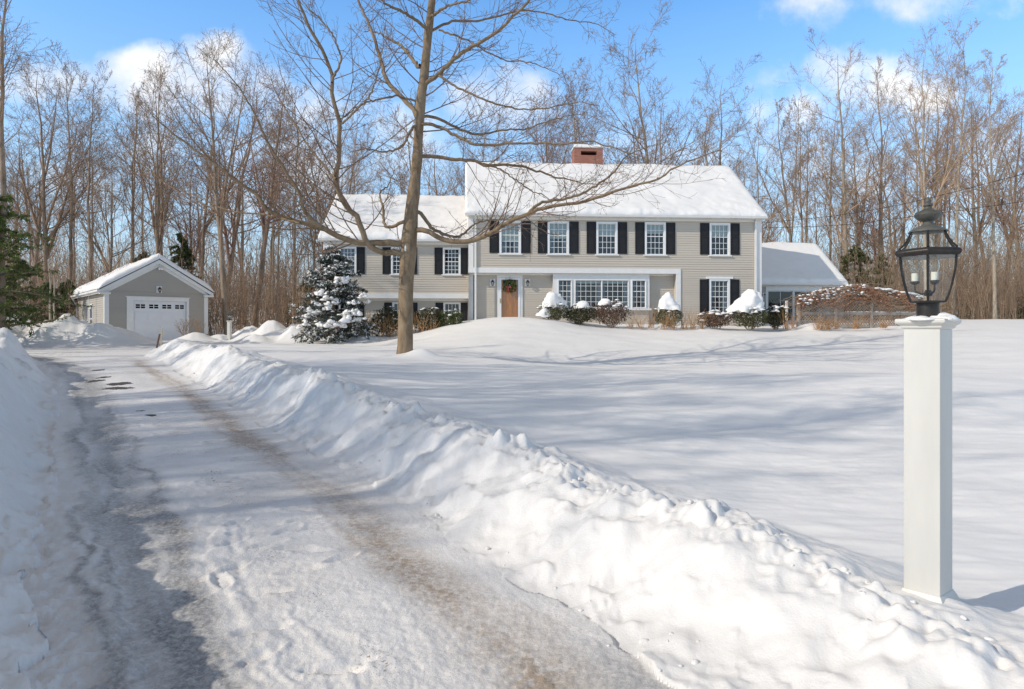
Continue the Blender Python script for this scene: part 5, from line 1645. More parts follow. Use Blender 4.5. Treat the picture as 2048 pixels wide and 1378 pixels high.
# ---------------------------------------------------------------- evergreens
def conifer_mesh(seed, H, spread, n_br, droop, first=0.12, dens=26, tuft=0.16, conic=0.85, lumps=0.25):
    """trunk, boughs and needle meshes of an evergreen"""
    rng = np.random.default_rng(seed)
    k = 10
    t = np.linspace(0, 1, k)
    tp = np.stack([0.02 * H * np.sin(t * 3), 0 * t, t * H], 1)[None]
    tr = (0.018 * H * (1 - t) + .02)[None]
    A = TubeAcc(); A.add(tp, tr, 8)
    tk = A.mesh('evergreen_trunk')
    q = np.sort(first + (1 - first) * rng.random(n_br) ** 0.9)
    L = spread * ((1 - q) ** conic + 0.06) * rng.uniform(1 - lumps * 1.4, 1 + lumps, n_br)
    a = rng.uniform(0, 2 * PI, n_br)
    d = np.stack([np.cos(a), np.sin(a), rng.normal(0.05, .1, n_br) + 0.35 * q], 1)
    pts = np.empty((n_br, 6, 3))
    pts[:, 0] = np.stack([np.interp(q, t, tp[0, :, 0]), 0 * q, q * H], 1)
    dd = norm(d)
    for s in range(1, 6):
        dd = norm(dd + np.array([0, 0, -droop * .28]) + rng.normal(0, .07, (n_br, 3)))
        pts[:, s] = pts[:, s - 1] + dd * (L / 5)[:, None]
    rad = np.maximum((.012 * L[:, None] + .008) * np.linspace(1, .3, 6)[None], .006)
    B = TubeAcc(); B.add(pts, rad, 4)
    S, SR = grow(rng, pts, rad, 7, .15, 1.0, 52, 12, .42, 4, -.03, .07, .8, .6, .006, .5, fade=.45)
    B.add(S, SR, 3)
    bo = B.mesh('evergreen_boughs')
    # needles: narrow leaf quads along the branchlets
    allp = np.concatenate([S, pts[:, 1:5]], 0)
    m = dens
    N = len(allp)
    ii = np.repeat(np.arange(N), m)
    tt = rng.random(N * m) * 3 * .999
    i = tt.astype(int); f = (tt - i)[:, None]
    C = allp[ii, i] * (1 - f) + allp[ii, i + 1] * f + rng.normal(0, tuft * .30, (N * m, 3))
    V, Q = leaves(rng, C, tuft, .35, .1, .30)
    nd = mesh_np('evergreen_needles', V, Q, smooth=False)
    return tk, bo, nd, allp

def place_evergreen(meshes, mt, loc, s, rz, name, label, group=None):
    tk, bo, nd = meshes
    root = empty(name, loc, rz); root.scale = (s, s, s)
    o1 = link('trunk', tk, M['bark_brown'], root); o2 = link('boughs', bo, M['bark_brown'], root); o3 = link('needles', nd, mt, root)
    tag(root, label, 'evergreen', group)
    return root

hk = conifer_mesh(501, 8.0, 2.8, 76, .55, .10, 30, .17, .8)[:3]
hk2 = conifer_mesh(502, 6.0, 2.6, 66, .5, .06, 34, .16, .7)[:3]
def ev(u, y, tv, ms, H, mt, rz, name, label, group=None, s=None):
    x = X(u, y); z = gz(x, y) - .1
    s = s or (CAMZ + (HV - tv) / F * y - z) / H
    return place_evergreen(ms, mt, (x, y, z), s, rz, name, label, group)
ev(360, 50, 470, hk, 8, M['hemlock'], .5, 'hemlock_tree', 'dull green hemlock behind the right slope of the garage roof')
ev(285, 54, 505, hk2, 6, M['hemlock'], 1.5, 'hemlock_tree', 'olive hemlock half hidden behind the garage roof, left of the peak')
ev(135, 45, 560, hk2, 6, M['pine'], 2.5, 'hemlock_tree', 'dark young evergreen by the left rear corner of the garage')
ev(612, 50, 560, hk2, 6, M['hemlock'], .9, 'hemlock_tree', 'olive young evergreen left of the snowy spruce, behind the plowed snow')
ev(575, 58, 590, hk2, 6, M['hemlock'], 3.9, 'hemlock_tree', 'small olive evergreen deep in the gap between garage and house')
ev(1712, 49, 492, hk2, 6, M['hemlock'], 2.2, 'evergreen_thicket', 'green thicket beside the sloping end of the low right wing roof')
ev(1765, 52, 510, hk, 8, M['hemlock'], 4.2, 'evergreen_thicket', 'olive brown evergreen thicket directly left of the lantern glass')
ev(1985, 58, 590, hk2, 6, M['hemlock'], 5.0, 'evergreen_thicket', 'low green evergreen at the wood edge right of the lamp post')
ev(1930, 56, 605, hk2, 6, M['hemlock'], 1.0, 'evergreen_thicket', 'small olive evergreen at the snow line close right of the lamp post')
ev(2060, 54, 570, hk2, 6, M['hemlock'], 2.0, 'evergreen_thicket', 'green evergreen cut off by the right photo edge')
# the big pine reaching in from the left edge
pn1 = conifer_mesh(511, 9.0, 4.6, 88, .25, .12, 50, .18, .5, .4)[:3]
x, y = X(-50, 30.5), 30.5
place_evergreen(pn1, M['pine'], (x, y, gz(x, y) - .2), 0.80, 1.2, 'white_pine', 'large dark green pine reaching in from the left photo edge over the snow pile')
x, y = X(40, 41), 41
place_evergreen(hk2, M['pine'], (x, y, gz(x, y) - .2), 0.85, 4.2, 'white_pine', 'smaller bright green pine behind the snow pile at far left')
x, y = X(95, 44), 44
place_evergreen(hk2, M['pine'], (x, y, gz(x, y) - .2), 0.62, 2.1, 'white_pine', 'low green pine between the snow pile and the pale twin stems')
# slim pale twin stems left of the garage
for u, sx in ((104, .045), (112, .038)):
    m = MB(); xx, yy = X(u, 38.5), 38.5
    zz0 = gz(xx, yy)
    m.tube([(0, 0, -.3), (-.08, 0, .9), (-.16, .05, 2.0), (-.15, .1, 3.2), (-.3, .1, 4.6)], [sx * 1.5, sx * 1.3, sx * 1.2, sx, sx * .5], 7)
    o = m.build('birch_stem', M['bark_pale'], None, smooth=True)
    o.location = (xx, yy, zz0)
    tag(o, 'slim pale bare stem left of the garage, %s of the pair' % ('left' if u == 104 else 'right'), 'sapling')

# the snowy spruce by the left wing
def spruce():
    y = 33.0
    u = 663
    x = X(u, y); z0 = P(u, 678, y)[2] - .1
    H = P(u, 497, y)[2] - z0
    tk, bo, nd, tips = conifer_mesh(521, H, 2.0, 170, .30, .02, 30, .12, .66, .2)
    root = place_evergreen((tk, bo, nd), M['spruce'], (x, y, z0), 1.0, .4, 'spruce_tree', 'small snow laden spruce in front of the left wing of the house')
    rng = np.random.default_rng(7)
    b = BlobAcc(31)
    # dusting on the boughs
    N = len(tips)
    pick = rng.choice(N, 150, replace=False)
    for i in pick:
        c = tips[i, rng.integers(1, 4)]
        s = rng.uniform(.05, .12)
        b.add(c + np.array([0, 0, .03]), (s * 1.3, s * 1.1, s * .6), 1, .6, 2.6)
    # big cushions, placed round the tree where the photo shows them
    ca, sa = math.cos(-.4), math.sin(-.4)
    def at(uu, vv, out):
        p = P(uu, vv, y - out)
        dx, dy, dz = p[0] - x, p[1] - y, p[2] - z0
        return (dx * ca - dy * sa, dx * sa + dy * ca, dz)
    for uu, vv, out, r in [(684, 560, .7, .36), (676, 566, .8, .26), (692, 563, .7, .22), (643, 585, .9, .34), (652, 590, 1.0, .24), (660, 600, 1.2, .34), (670, 608, 1.25, .26), (655, 612, 1.3, .24), (722, 591, .9, .26), (625, 625, 1.3, .34), (615, 632, 1.2, .24), (700, 628, 1.4, .34), (710, 624, 1.3, .24), (690, 634, 1.5, .2),
                          (690, 645, 1.7, .40), (675, 650, 1.8, .34), (660, 652, 1.8, .26), (640, 650, 1.8, .34), (612, 648, 1.5, .26), (655, 618, 1.4, .2), (735, 605, .6, .2), (665, 510, .3, .15), (672, 530, .4, .17), (655, 540, .45, .16), (690, 543, .4, .15), (640, 612, 1.0, .26), (705, 606, 1.1, .24), (598, 655, 1.4, .22), (720, 640, 1.3, .26)]:
        for k in range(7):
            j = rng.normal(0, r * .46, 3)
            b.add(np.array(at(uu, vv, out)) + j * np.array([1, 1, .45]), (r * rng.uniform(.25, .55), r * rng.uniform(.25, .55), r * rng.uniform(.2, .48)), 2, .60, 3.0)
    link('snow_load', b.mesh('spruce_snow'), M['snow'], root)['kind'] = 'stuff'
    n_ = 15000; ii = rng.integers(0, N, n_); f = rng.random((n_, 1)) * .99; j = rng.integers(0, 3, n_)
    C = tips[ii, j] * (1 - f) + tips[ii, j + 1] * f + rng.normal(0, .03, (n_, 3)) + np.array([0, 0, .05])
    C = C[noise3(C * 1.7, 5) > -.15 - .5 * (C[:, 2] > 2.2)]
    V, Q = leaves(rng, C, .10, .35, 0, .55)
    link('frost', mesh_np('spruce_frost', V, Q, smooth=False), M['snow'], root)
spruce()
# ---------------------------------------------------------------- shrubs, grasses, fence, small things
def shrub(u, v, y, w, h, mt, label, name='shrub', n=1100, leaf=.075, seed=1, depth=None, snow=0, shape='round', group=None, aspect=.45, up=.2, stems=True):
    """leafy bush: centre column, row of the foot, depth; w wide and h high in photo pixels"""
    rng = np.random.default_rng(seed)
    x, yy, z = P(u, v, y)
    W, Hh = w / F * y / 2, h / F * y
    D = depth or W * .8
    root = empty(name, (x, y, z)); tag(root, label, 'shrub', group)
    # points in a lumpy solid, denser toward the skin
    d = norm(rng.normal(size=(n, 3)))
    r = rng.random(n) ** .28
    lump = 1 + .28 * noise3(d * 2.3 + seed * 3.1, seed)
    p = d * (r * lump)[:, None]
    p[:, 2] = (p[:, 2] + 1) / 2
    if shape == 'box': p[:, :2] = np.sign(p[:, :2]) * np.abs(p[:, :2]) ** .7
    if shape == 'cone': p[:, :2] *= (1.1 - .55 * p[:, 2:3])
    C = p * np.array([W, D, Hh])
    V, Q = leaves(rng, C, leaf, .35, up, aspect)
    link('foliage', mesh_np('shrub_foliage', V, Q, smooth=False), mt, root)
    if stems:
        T = TubeAcc()
        m = 26
        a = rng.uniform(0, 2 * PI, m); q = rng.random(m) ** .5
        e = np.stack([np.cos(a) * q * W * .85, np.sin(a) * q * D * .85, rng.uniform(.5, .95, m) * Hh], 1)
        t = np.linspace(0, 1, 5)[None, :, None]
        b0 = e * np.array([.25, .25, 0]); b0[:, 2] = -.1
        pts = b0[:, None] * (1 - t) + e[:, None] * t + rng.normal(0, .02, (m, 5, 3))
        T.add(pts, np.full((m, 5), .009) * np.linspace(1, .5, 5), 4)
        link('stems', T.mesh('shrub_stems'), M['twig_brown'], root)
    if snow:
        b = BlobAcc(seed)
        for k in range(snow):
            c = C[rng.integers(0, n)]
            i = np.argmax(C[:, 2] - 3.0 * np.linalg.norm(C[:, :2] - c[:2], axis=1))
            s = rng.uniform(.05, .13)
            b.add(C[i] + np.array([0, 0, .02]), (s * 1.3, s * 1.2, s * .6), 1, .4, 2)
        link('snow_patch', b.mesh('shrub_snow'), M['snow'], root)['kind'] = 'stuff'
    return root, (x, y, z, W, D, Hh)

def snow_dome(root, r, h, z, ox=0.0, point=.55, seed=1, oy=0.0):
    """cap of snow: rounded cone of radius r and height h standing at height z on a shrub"""
    n, m = 40, 22
    t = np.linspace(0, 1, m)
    zz = t
    prof = (1 - point) * np.sqrt(np.clip(1 - t ** 2, 0, 1)) + point * (1 - t) ** .8
    A, T = np.meshgrid(np.linspace(0, 2 * PI, n, endpoint=False), np.arange(m))
    rr = prof[T] * r
    Pn = np.stack([rr * np.cos(A), rr * np.sin(A) * .85, zz[T] * h], -1)
    ns = noise3(Pn * 2.6 + seed, seed)[..., None] * .22 + noise3(Pn * 6 + seed, seed + 1)[..., None] * .10
    Pn = Pn + norm(Pn + np.array([0, 0, .2])) * ns * min(r, h) * 1.3
    fr = np.clip(1 - t * 5, 0, 1)[T]
    Pn[..., 2] -= fr * (.08 + .22 * np.abs(noise2(A * 2.2 + seed, A * 0 + seed * 1.7, seed))) * h * .7
    V = Pn.reshape(-1, 3) + np.array([ox, oy, z])
    i = np.arange(m - 1)[:, None] * n; j = np.arange(n)[None, :]; j2 = (j + 1) % n
    Q = np.stack([i + j, i + j2, i + n + j2, i + n + j], -1).reshape(-1, 4)
    link('snow_cap', mesh_np('shrub_snow_cap', V, Q), M['snow'], root)

# along the main front
r, g = shrub(1108, 640, 33.6, 62, 36, M['yew'], 'shrub under a tall round snow cap right of the front door', n=2600, leaf=.075, seed=2, snow=14)
snow_dome(r, .60, .66, g[5] * .80, -.05, .12, 3)
snow_dome(r, .36, .32, g[5] * .25, -.50, .1, 4, -.25)
r, g = shrub(1160, 647, 33.8, 66, 36, M['rhodo'], 'dark leafy shrub with snow patches below the left bay window', n=2800, leaf=.085, seed=5, snow=18)
snow_dome(r, .46, .34, g[5] * .85, .1, .15, 6)
r, g = shrub(1222, 650, 33.7, 78, 46, M['azalea'], 'reddish brown shrub below the wide picture window', n=4200, leaf=.07, seed=7, snow=20)
snow_dome(r, .34, .30, g[5] * .88, -.28, .2, 8)
r, g = shrub(1337, 652, 33.9, 58, 42, M['yew'], 'yellow green shrub under a pointed snow cone by the white corner post', n=3200, leaf=.085, seed=9, snow=14, shape='box', up=1.2, aspect=.25)
snow_dome(r, .56, .78, g[5] * .80, 0, .25, 10)
shrub(1430, 655, 34.1, 70, 33, M['azalea'], 'low brown green shrub with snow specks under the lower right window', n=3400, leaf=.068, seed=11, snow=40)
r, g = shrub(1500, 655, 34.0, 80, 48, M['yew'], 'large snow capped shrub at the right corner of the main house', n=4200, leaf=.08, seed=12, snow=60)
snow_dome(r, .84, .88, g[5] * .72, -.08, .10, 13)
shrub(1552, 655, 34.4, 44, 44, M['rhodo'], 'dark shrub with draped snow right of the largest snow capped shrub', n=2600, leaf=.08, seed=14, snow=26)
# along the left wing
r, g = shrub(775, 668, 34.3, 64, 52, M['rhodo'], 'dark rhododendron left of the big trunk, below the lower windows', n=2600, leaf=.115, seed=15, snow=5, aspect=.33)
r, g = shrub(860, 665, 34.3, 66, 50, M['rhodo'], 'dark rhododendron right of the big trunk, below the lower windows', n=2600, leaf=.115, seed=16, snow=7, aspect=.33)
r, g = shrub(894, 659, 34.1, 34, 38, M['box'], 'dark green clipped boxwood between the rhododendron and the bright boxwood', n=2600, leaf=.055, seed=17, snow=2, shape='box')
r, g = shrub(913, 655, 33.9, 26, 34, M['box'], 'bright green boxwood at the left corner of the main house', n=2200, leaf=.055, seed=18, snow=4, shape='box')
# twiggy bush by the garage door
def twiggy(u, v, y, h, label, seed, n=14, mt='twig_brown'):
    rng = np.random.default_rng(seed)
    x, yy, z = P(u, v, y)
    Hh = h / F * y
    root = empty('bare_shrub', (x, yy, z)); tag(root, label, 'shrub')
    T = TubeAcc()
    a = rng.uniform(0, 2 * PI, n)
    d = norm(np.stack([np.cos(a) * .5, np.sin(a) * .5, np.ones(n)], 1))
    t = np.linspace(0, 1, 6)
    pts = d[:, None] * (t[None, :, None] * Hh * rng.uniform(.6, 1.05, n)[:, None, None]) + np.cumsum(rng.normal(0, .025, (n, 6, 3)), 1)
    pts[:, 0] = [0, 0, -.1]
    rad = np.full((n, 6), .010) * np.linspace(1, .5, 6)
    T.add(pts, rad, 4)
    p2, r2 = grow(rng, pts, rad, 6, .25, 1, 38, 12, .45, 4, .06, .08, 0, .7, .005)
    p3, r3 = grow(rng, p2, r2, 3, .2, 1, 38, 12, .5, 3, .05, .08, 0, .7, .0045)
    T.add(p2, r2, 3); T.add(p3, r3, 3)
    link('twigs', T.mesh('bare_shrub_twigs'), M[mt], root)
twiggy(368, 676, 37.2, 40, 'leafless twiggy bush right in front of the garage door jamb', 4)
twiggy(398, 668, 38.6, 32, 'tan leafless bush by the right corner of the garage', 6, 12, 'twig_tan')
twiggy(436, 668, 38.0, 22, 'low leafless bush between garage and small lamp post', 5, 12)
twiggy(478, 668, 37.6, 20, 'low leafless bush right of the small lamp post', 8, 14)

def grass_mesh(seed, n, H, spread):
    rng = np.random.default_rng(seed)
    a = rng.uniform(0, 2 * PI, n)
    q = rng.random(n)
    k = 5
    t = np.linspace(0, 1, k)
    h = H * rng.uniform(.35, 1.05, n)
    out = spread * q
    bx, by = rng.normal(0, .10, n), rng.normal(0, .08, n)
    pts = np.empty((n, k, 3))
    for i in range(k):
        pts[:, i, 0] = bx + np.cos(a) * out * t[i] ** 1.25
        pts[:, i, 1] = by + np.sin(a) * out * t[i] ** 1.25
        pts[:, i, 2] = h * t[i] * (1 - .10 * q * t[i]) - .08 * (1 - t[i])
    rad = np.full((n, k), .0085) * np.linspace(1, .45, k)
    A = TubeAcc(); A.add(pts, rad, 3)
    return A.mesh('dry_grass')
GR = [grass_mesh(s, 24, 1.0, .66) for s in (1, 2, 3)]
GR.append(grass_mesh(9, 46, .85, 1.15))
for g_ in GR: g_.materials.append(M['grass'])
rngG = np.random.default_rng(5)
def clump(u, v, y, h, gi, label, group, wide=1.0):
    x, yy, z = P(u, v, y)
    o = link('dry_grass_clump', GR[gi], None, None)
    s = h / F * y
    o.location = (x, yy, z); o.scale = (s * wide, s * wide, s); o.rotation_euler = (0, 0, rngG.uniform(0, 6.28))
    tag(o, label, 'grass clump', group)
for u, v, h in [(700, 680, 58), (718, 679, 64), (740, 679, 60), (762, 678, 52), (786, 676, 50)]:
    clump(u, v, 33.5, h, int(rngG.integers(0, 3)), 'tan dry grass clump between the spruce and the big trunk', 'dry grass by the spruce')
for u, v, h in [(832, 673, 52), (846, 672, 46), (866, 668, 36)]:
    clump(u, v, 33.6, h, int(rngG.integers(0, 3)), 'tan dry grass clump just right of the big trunk', 'dry grass right of the trunk')
for u, v, h in [(1262, 654, 34), (1280, 653, 40), (1302, 653, 44)]:
    clump(u, v, 33.4, h, int(rngG.integers(0, 3)), 'orange dry grass clump below the right end of the bay window', 'dry grass under the bay')
for u, v, h in [(1328, 655, 38), (1346, 655, 40)]:
    clump(u, v, 33.3, h, int(rngG.integers(0, 3)), 'yellow dry grass clump in front of the snow cone shrub', 'dry grass before the snow cone')
for u, v, h in [(1368, 655, 42), (1386, 655, 44), (1404, 655, 36)]:
    clump(u, v, 33.6, h, int(rngG.integers(0, 3)), 'orange dry grass clump left of the lower right shutter', 'dry grass by the shutter')
for u, v, h in [(1573, 655, 38), (1586, 654, 34)]:
    clump(u, v, 34.0, h, int(rngG.integers(0, 3)), 'tan dry grass clump before the left end of the lattice fence', 'dry grass at the fence end')
for u, v, h in [(1640, 656, 30), (1656, 656, 40), (1672, 656, 36), (1712, 655, 34), (1768, 654, 32)]:
    clump(u, v, 33.6, h * rngG.uniform(.7, 1.35), 3, 'arching straw grass clump against the lattice fence', 'straw grass along the lattice fence', 1.2)

# ---------------------------------------------------------------- lattice fence with vine
def fence():
    y = 34.6
    x0, x1 = X(1597, y), X(1840, y + 1.2)
    th = math.atan2(1.2, x1 - x0)
    Ln = math.hypot(x1 - x0, 1.2)
    zb = P(1600, 655, y)[2]
    root = empty('lattice_fence', (x0, y, zb), th)
    tag(root, 'weathered wooden lattice fence under a rust coloured vine right of the house', 'fence')
    H = 1.38
    posts = [0.0, 2.05, 4.1, Ln]
    for xx in posts:
        m = MB(); m.box(xx - .07, xx + .07, -.07, .07, -.3, H + .02); m.box(xx - .085, xx + .085, -.085, .085, H + .021, H + .05)
        m.build('fence_post', M['fencewood'], root)
    m = MB(); m.box(-.30, -.20, .6, .7, -.3, H); m.build('rear_post', M['trim'], root)
    for za, zc in ((.02, .12), (.66, .80), (H - .10, H)):
        m = MB()
        for a, b in zip(posts[:-1], posts[1:]):
            m.box(a + .072, b - .072, -.03, .03, za, zc)
        m.build('fence_rail', M['fencewood'], root)
    def lat(za, zc, name):
        m = MB(); st, wd = .15, .044
        for a, b in zip(posts[:-1], posts[1:]):
            a, b = a + .075, b - .075
            for sgn, yy in ((1, -.012), (-1, .004)):
                n = int((b - a + zc - za) / st) + 1
                for k in range(-int((zc - za) / st) - 1, n + int((zc - za) / st) + 1):
                    c = a + k * st
                    # strip x = c + sgn*(z - za)
                    t0, t1 = za, zc
                    xa, xb = c, c + sgn * (zc - za)
                    lo, hi = min(xa, xb), max(xa, xb)
                    if hi < a or lo > b: continue
                    if sgn > 0: t0 = max(za, za + (a - c)); t1 = min(zc, za + (b - c))
                    else: t0 = max(za, za + (c - b)); t1 = min(zc, za + (c - a))
                    if t1 - t0 < .03: continue
                    xs0, xs1 = c + sgn * (t0 - za), c + sgn * (t1 - za)
                    h = wd * .707
                    m.prism([(xs0 - h, yy, t0), (xs0 + h, yy, t0), (xs1 + h, yy, t1), (xs1 - h, yy, t1)], (0, .008, 0))
        m.build('lattice_panel', M['lattice'], root)
    lat(.12, .66, 'a'); lat(.80, H - .10, 'b')
    # the vine: a mound of dry leaves along the top, hanging over the front
    rng = np.random.default_rng(91)
    vr = empty('climbing_vine', (x0, y, zb), th)
    tag(vr, 'rust red dry vine heaped along the lattice fence top with snow clumps', 'vine')
    def top(xx):
        q = np.clip(xx / Ln, -.1, 1.1)
        return H + np.interp(q, [-.06, .0, .12, .30, .42, .55, .75, .95, 1.05], [.05, .22, .46, .68, .86, .74, .54, .32, .08])
    n = 15000
    xx = rng.uniform(-.15, Ln + .1, n)
    tp = top(xx)
    dn = rng.beta(1.1, 2.3, n)
    zz = tp - dn * (tp - H + .58 + .32 * noise2(xx * 1.6, xx * 0 + 3, 5))
    bul = np.sqrt(np.clip(1 - (2 * dn - 1) ** 2, 0.05, 1))
    yy = rng.uniform(-1, 1, n) * .46 * bul * np.clip((tp - H) / .4, .35, 1.1) - .05
    C = np.stack([xx, yy, zz], 1)
    keep = noise3(C * np.array([2.2, 3, 3]), 8) > -.22
    V, Q = leaves(rng, C[keep], .058, .45, 0, .55)
    m2 = 2400
    xh = rng.uniform(0, Ln * .9, m2); zh = H - rng.random(m2) ** 1.6 * 1.15
    Ch2 = np.stack([xh, rng.uniform(-.16, -.04, m2), zh], 1)
    Ch2 = Ch2[noise2(xh * 2.1, zh * .9, 12) > .05]
    V2, Q2 = leaves(rng, Ch2, .055, .4, 0, .55)
    link('dry_leaves', mesh_np('vine_leaves', np.vstack([V, V2]), np.vstack([Q, Q2 + len(V)]), smooth=False), M['vine'], vr)
    T = TubeAcc()
    B = 210
    s = rng.uniform(0, Ln, B)
    t = np.linspace(0, 1, 9)
    pts = np.empty((B, 9, 3))
    L = rng.uniform(.6, 2.0, B) * rng.choice([-1, 1], B)
    pts[:, :, 0] = s[:, None] + L[:, None] * t
    pts[:, :, 1] = rng.uniform(-.4, .3, B)[:, None] + rng.normal(0, .03, (B, 9))
    pts[:, :, 2] = H * (rng.random(B) < .35)[:, None] * t * .2 + top(pts[:, :, 0]) - rng.uniform(.02, .9, B)[:, None] + .25 * np.sin(t * PI)[None] * rng.uniform(-1, 1, B)[:, None] + rng.normal(0, .02, (B, 9))
    T.add(pts, np.full((B, 9), .010), 4)
    link('stems', T.mesh('vine_stems'), M['twig_tan'], vr)
    b = BlobAcc(77)
    for k in range(230):
        xq = rng.uniform(-.15, Ln) if rng.random() < .45 else rng.uniform(-.1, Ln * .5)
        tq = float(top(np.array([xq]))[()]) if np.ndim(top(np.array([xq]))) == 0 else float(top(np.array([xq]))[0])
        d_ = rng.random() ** 1.5
        s = rng.uniform(.025, .085) * (1.5 if rng.random() < .15 else 1)
        b.add((xq, rng.uniform(-.42, .1), tq - d_ * .55), (s * 1.3, s * 1.1, s * .7), 1, .4, 2)
    for k in range(22):
        xq = Ln * rng.uniform(.68, 1.0)
        b.add((xq, rng.uniform(-.25, .1), float(top(np.array([xq]))[0]) + .0), (.22, .16, .07), 2, .3)
    for k in range(14):
        xq = Ln * rng.uniform(.36, 1.0)
        b.add((xq, -.03, .805), (.22, .05, .035), 1, .3)
    link('snow_patch', b.mesh('vine_snow'), M['snow'], vr)['kind'] = 'stuff'
fence()

# ---------------------------------------------------------------- stakes, wires
def stake(p0, p1, w, mt, label):
    m = MB(); d = Vector(p1) - Vector(p0)
    s = Vector((w, 0, 0)); f = Vector((0, w * .45, 0))
    b = [tuple(-s / 2 - f / 2 - d * .4), tuple(s / 2 - f / 2 - d * .4), tuple(s / 2 + f / 2 - d * .4), tuple(-s / 2 + f / 2 - d * .4)]
    m.prism(b, tuple(d * 1.4))
    o = m.build('driveway_stake', M[mt], None, bevel=.003)
    o.location = p0
    tag(o, label, 'stake')
stake(P(312.5, 701, 25.6), P(319.5, 668, 25.6), .060, 'stake', 'dark brown wooden marker stake leaning at the end of the right snow bank')
stake(P(322.5, 683, 26.6), P(324, 656, 26.6), .060, 'lath', 'pale thin wooden marker stake right behind the dark leaning stake')

def cable(pts, label):
    p = resample(np.array([P(*q) for q in pts]), 40)
    A = TubeAcc(); A.add(p[None], np.full((1, 40), .013), 6)
    o = link('overhead_cable', A.mesh('overhead_cable'), M['cable'])
    tag(o, label, 'cable')
cable([(1524, 456, 40.5), (1680, 450, 40), (1832, 432, 39), (2046, 403, 37), (2260, 370, 36)], 'lower thin black overhead cable running right from the house corner')
cable([(1524, 446, 40.5), (1680, 430, 40), (1829, 403, 39), (2046, 348, 37), (2260, 290, 36)], 'upper thin black overhead cable crossing the trees at the right')

# ---------------------------------------------------------------- brush and far woods
def brush(name, seed, n, ulo, uhi, y0, y1, h0, h1, mt, leafn=0, r=.012):
    rng = np.random.default_rng(seed)
    y = rng.uniform(y0, y1, n); u = rng.uniform(ulo, uhi, n)
    x = (u - 1024) / F * y
    z = terrain(x, y, False)[0] - .1
    h = rng.uniform(h0, h1, n) * rng.uniform(.6, 1, n)
    k = 5
    t = np.linspace(0, 1, k)
    lean = rng.normal(0, .16, (n, 2))
    pts = np.empty((n, k, 3))
    for i in range(k):
        pts[:, i, 0] = x + lean[:, 0] * h * t[i] + rng.normal(0, .03, n) * h * .25
        pts[:, i, 1] = y + lean[:, 1] * h * t[i]
        pts[:, i, 2] = z + h * t[i]
    rad = (r * rng.uniform(.7, 1.8, n))[:, None] * np.linspace(1, .45, k)[None]
    A = TubeAcc(); A.add(pts, rad, 3)
    p2, r2 = grow(rng, pts, rad, 6, .2, 1, 42, 14, .42, 4, .10, .08, 0, .65, .006, .6)
    p3, r3 = grow(rng, p2, r2, 3, .2, 1, 42, 14, .5, 3, .08, .08, 0, .7, .005, .7)
    A.add(p2, r2, 3); A.add(p3, r3, 3)
    o = link(name, A.mesh(name), M[mt])
    tag(o, kind='stuff')
    if leafn:
        q = p3[rng.choice(len(p3), leafn)]
        C = q[np.arange(leafn), rng.integers(0, 3, leafn)]
        V, Q = leaves(rng, C, .10, .3, 0, .6)
        o2 = link('dry_leaves', mesh_np('brush_leaves', V, Q, smooth=False), M['dryleaf'], o)
    return o
brush('underbrush', 5, 1800, -120, 660, 43, 70, 1.5, 8.5, 'twig_brown', 3600)
brush('underbrush', 6, 2300, 1560, 2180, 46, 70, 1.5, 8.5, 'twig_tan', 4200)
brush('distant_woods', 7, 1100, -260, 700, 75, 135, 6, 18, 'twig_brown', 0, .035)
brush('distant_woods', 8, 900, 660, 1560, 75, 130, 8, 18, 'twig_brown', 0, .035)
brush('distant_woods', 9, 1100, 1500, 2300, 72, 130, 6, 18, 'twig_tan', 0, .035)
SUN_E = 2.5; SKY_S = 0.10; SKY_SAT = 1.25; SKY_LOW = 2.2; SKY_HIGH = 0.6; HAZE = 6.5; VEIL = 2.7; CLOUD = 8.5; EXPO = 0.36; DENOISE = True
# ---------------------------------------------------------------- camera, sun, sky
cam = bpy.data.cameras.new('camera')
cam.sensor_width = 36.0
cam.lens = 36.0 * F / 2048.0
cam.shift_y = -(689.0 - HV) / 2048.0
cam.clip_end = 3000
cam.clip_start = 0.05
co = bpy.data.objects.new('camera', cam); COL.objects.link(co)
co.location = (0, 0, CAMZ); co.rotation_euler = (PI / 2, 0, 0)
scene.camera = co

SUN = Vector((-0.893, -0.450, 0.0)).normalized()
EL = math.radians(32.5)
sd = Vector((SUN.x * math.cos(EL), SUN.y * math.cos(EL), math.sin(EL)))
sun = bpy.data.lights.new('sun', 'SUN')
sun.energy = SUN_E; sun.angle = math.radians(0.5); sun.color = (1.0, 0.915, 0.79)
so = bpy.data.objects.new('sun', sun); COL.objects.link(so)
so.rotation_euler = (-sd).to_track_quat('-Z', 'Y').to_euler()
so.location = (-20, -10, 20)

w = bpy.data.worlds.new('World'); scene.world = w; w.use_nodes = True
nt = w.node_tree
bg = nt.nodes['Background']
sky = nt.nodes.new('ShaderNodeTexSky')
sky.sky_type = 'NISHITA'; sky.sun_disc = False
sky.sun_elevation = EL; sky.sun_rotation = math.atan2(SUN.x, SUN.y)
sky.air_density = 1.0; sky.dust_density = 0.25; sky.ozone_density = 2.0
hs = nt.nodes.new('ShaderNodeHueSaturation'); hs.inputs['Saturation'].default_value = SKY_SAT; hs.inputs['Value'].default_value = 1.0
nt.links.new(sky.outputs[0], hs.inputs['Color'])
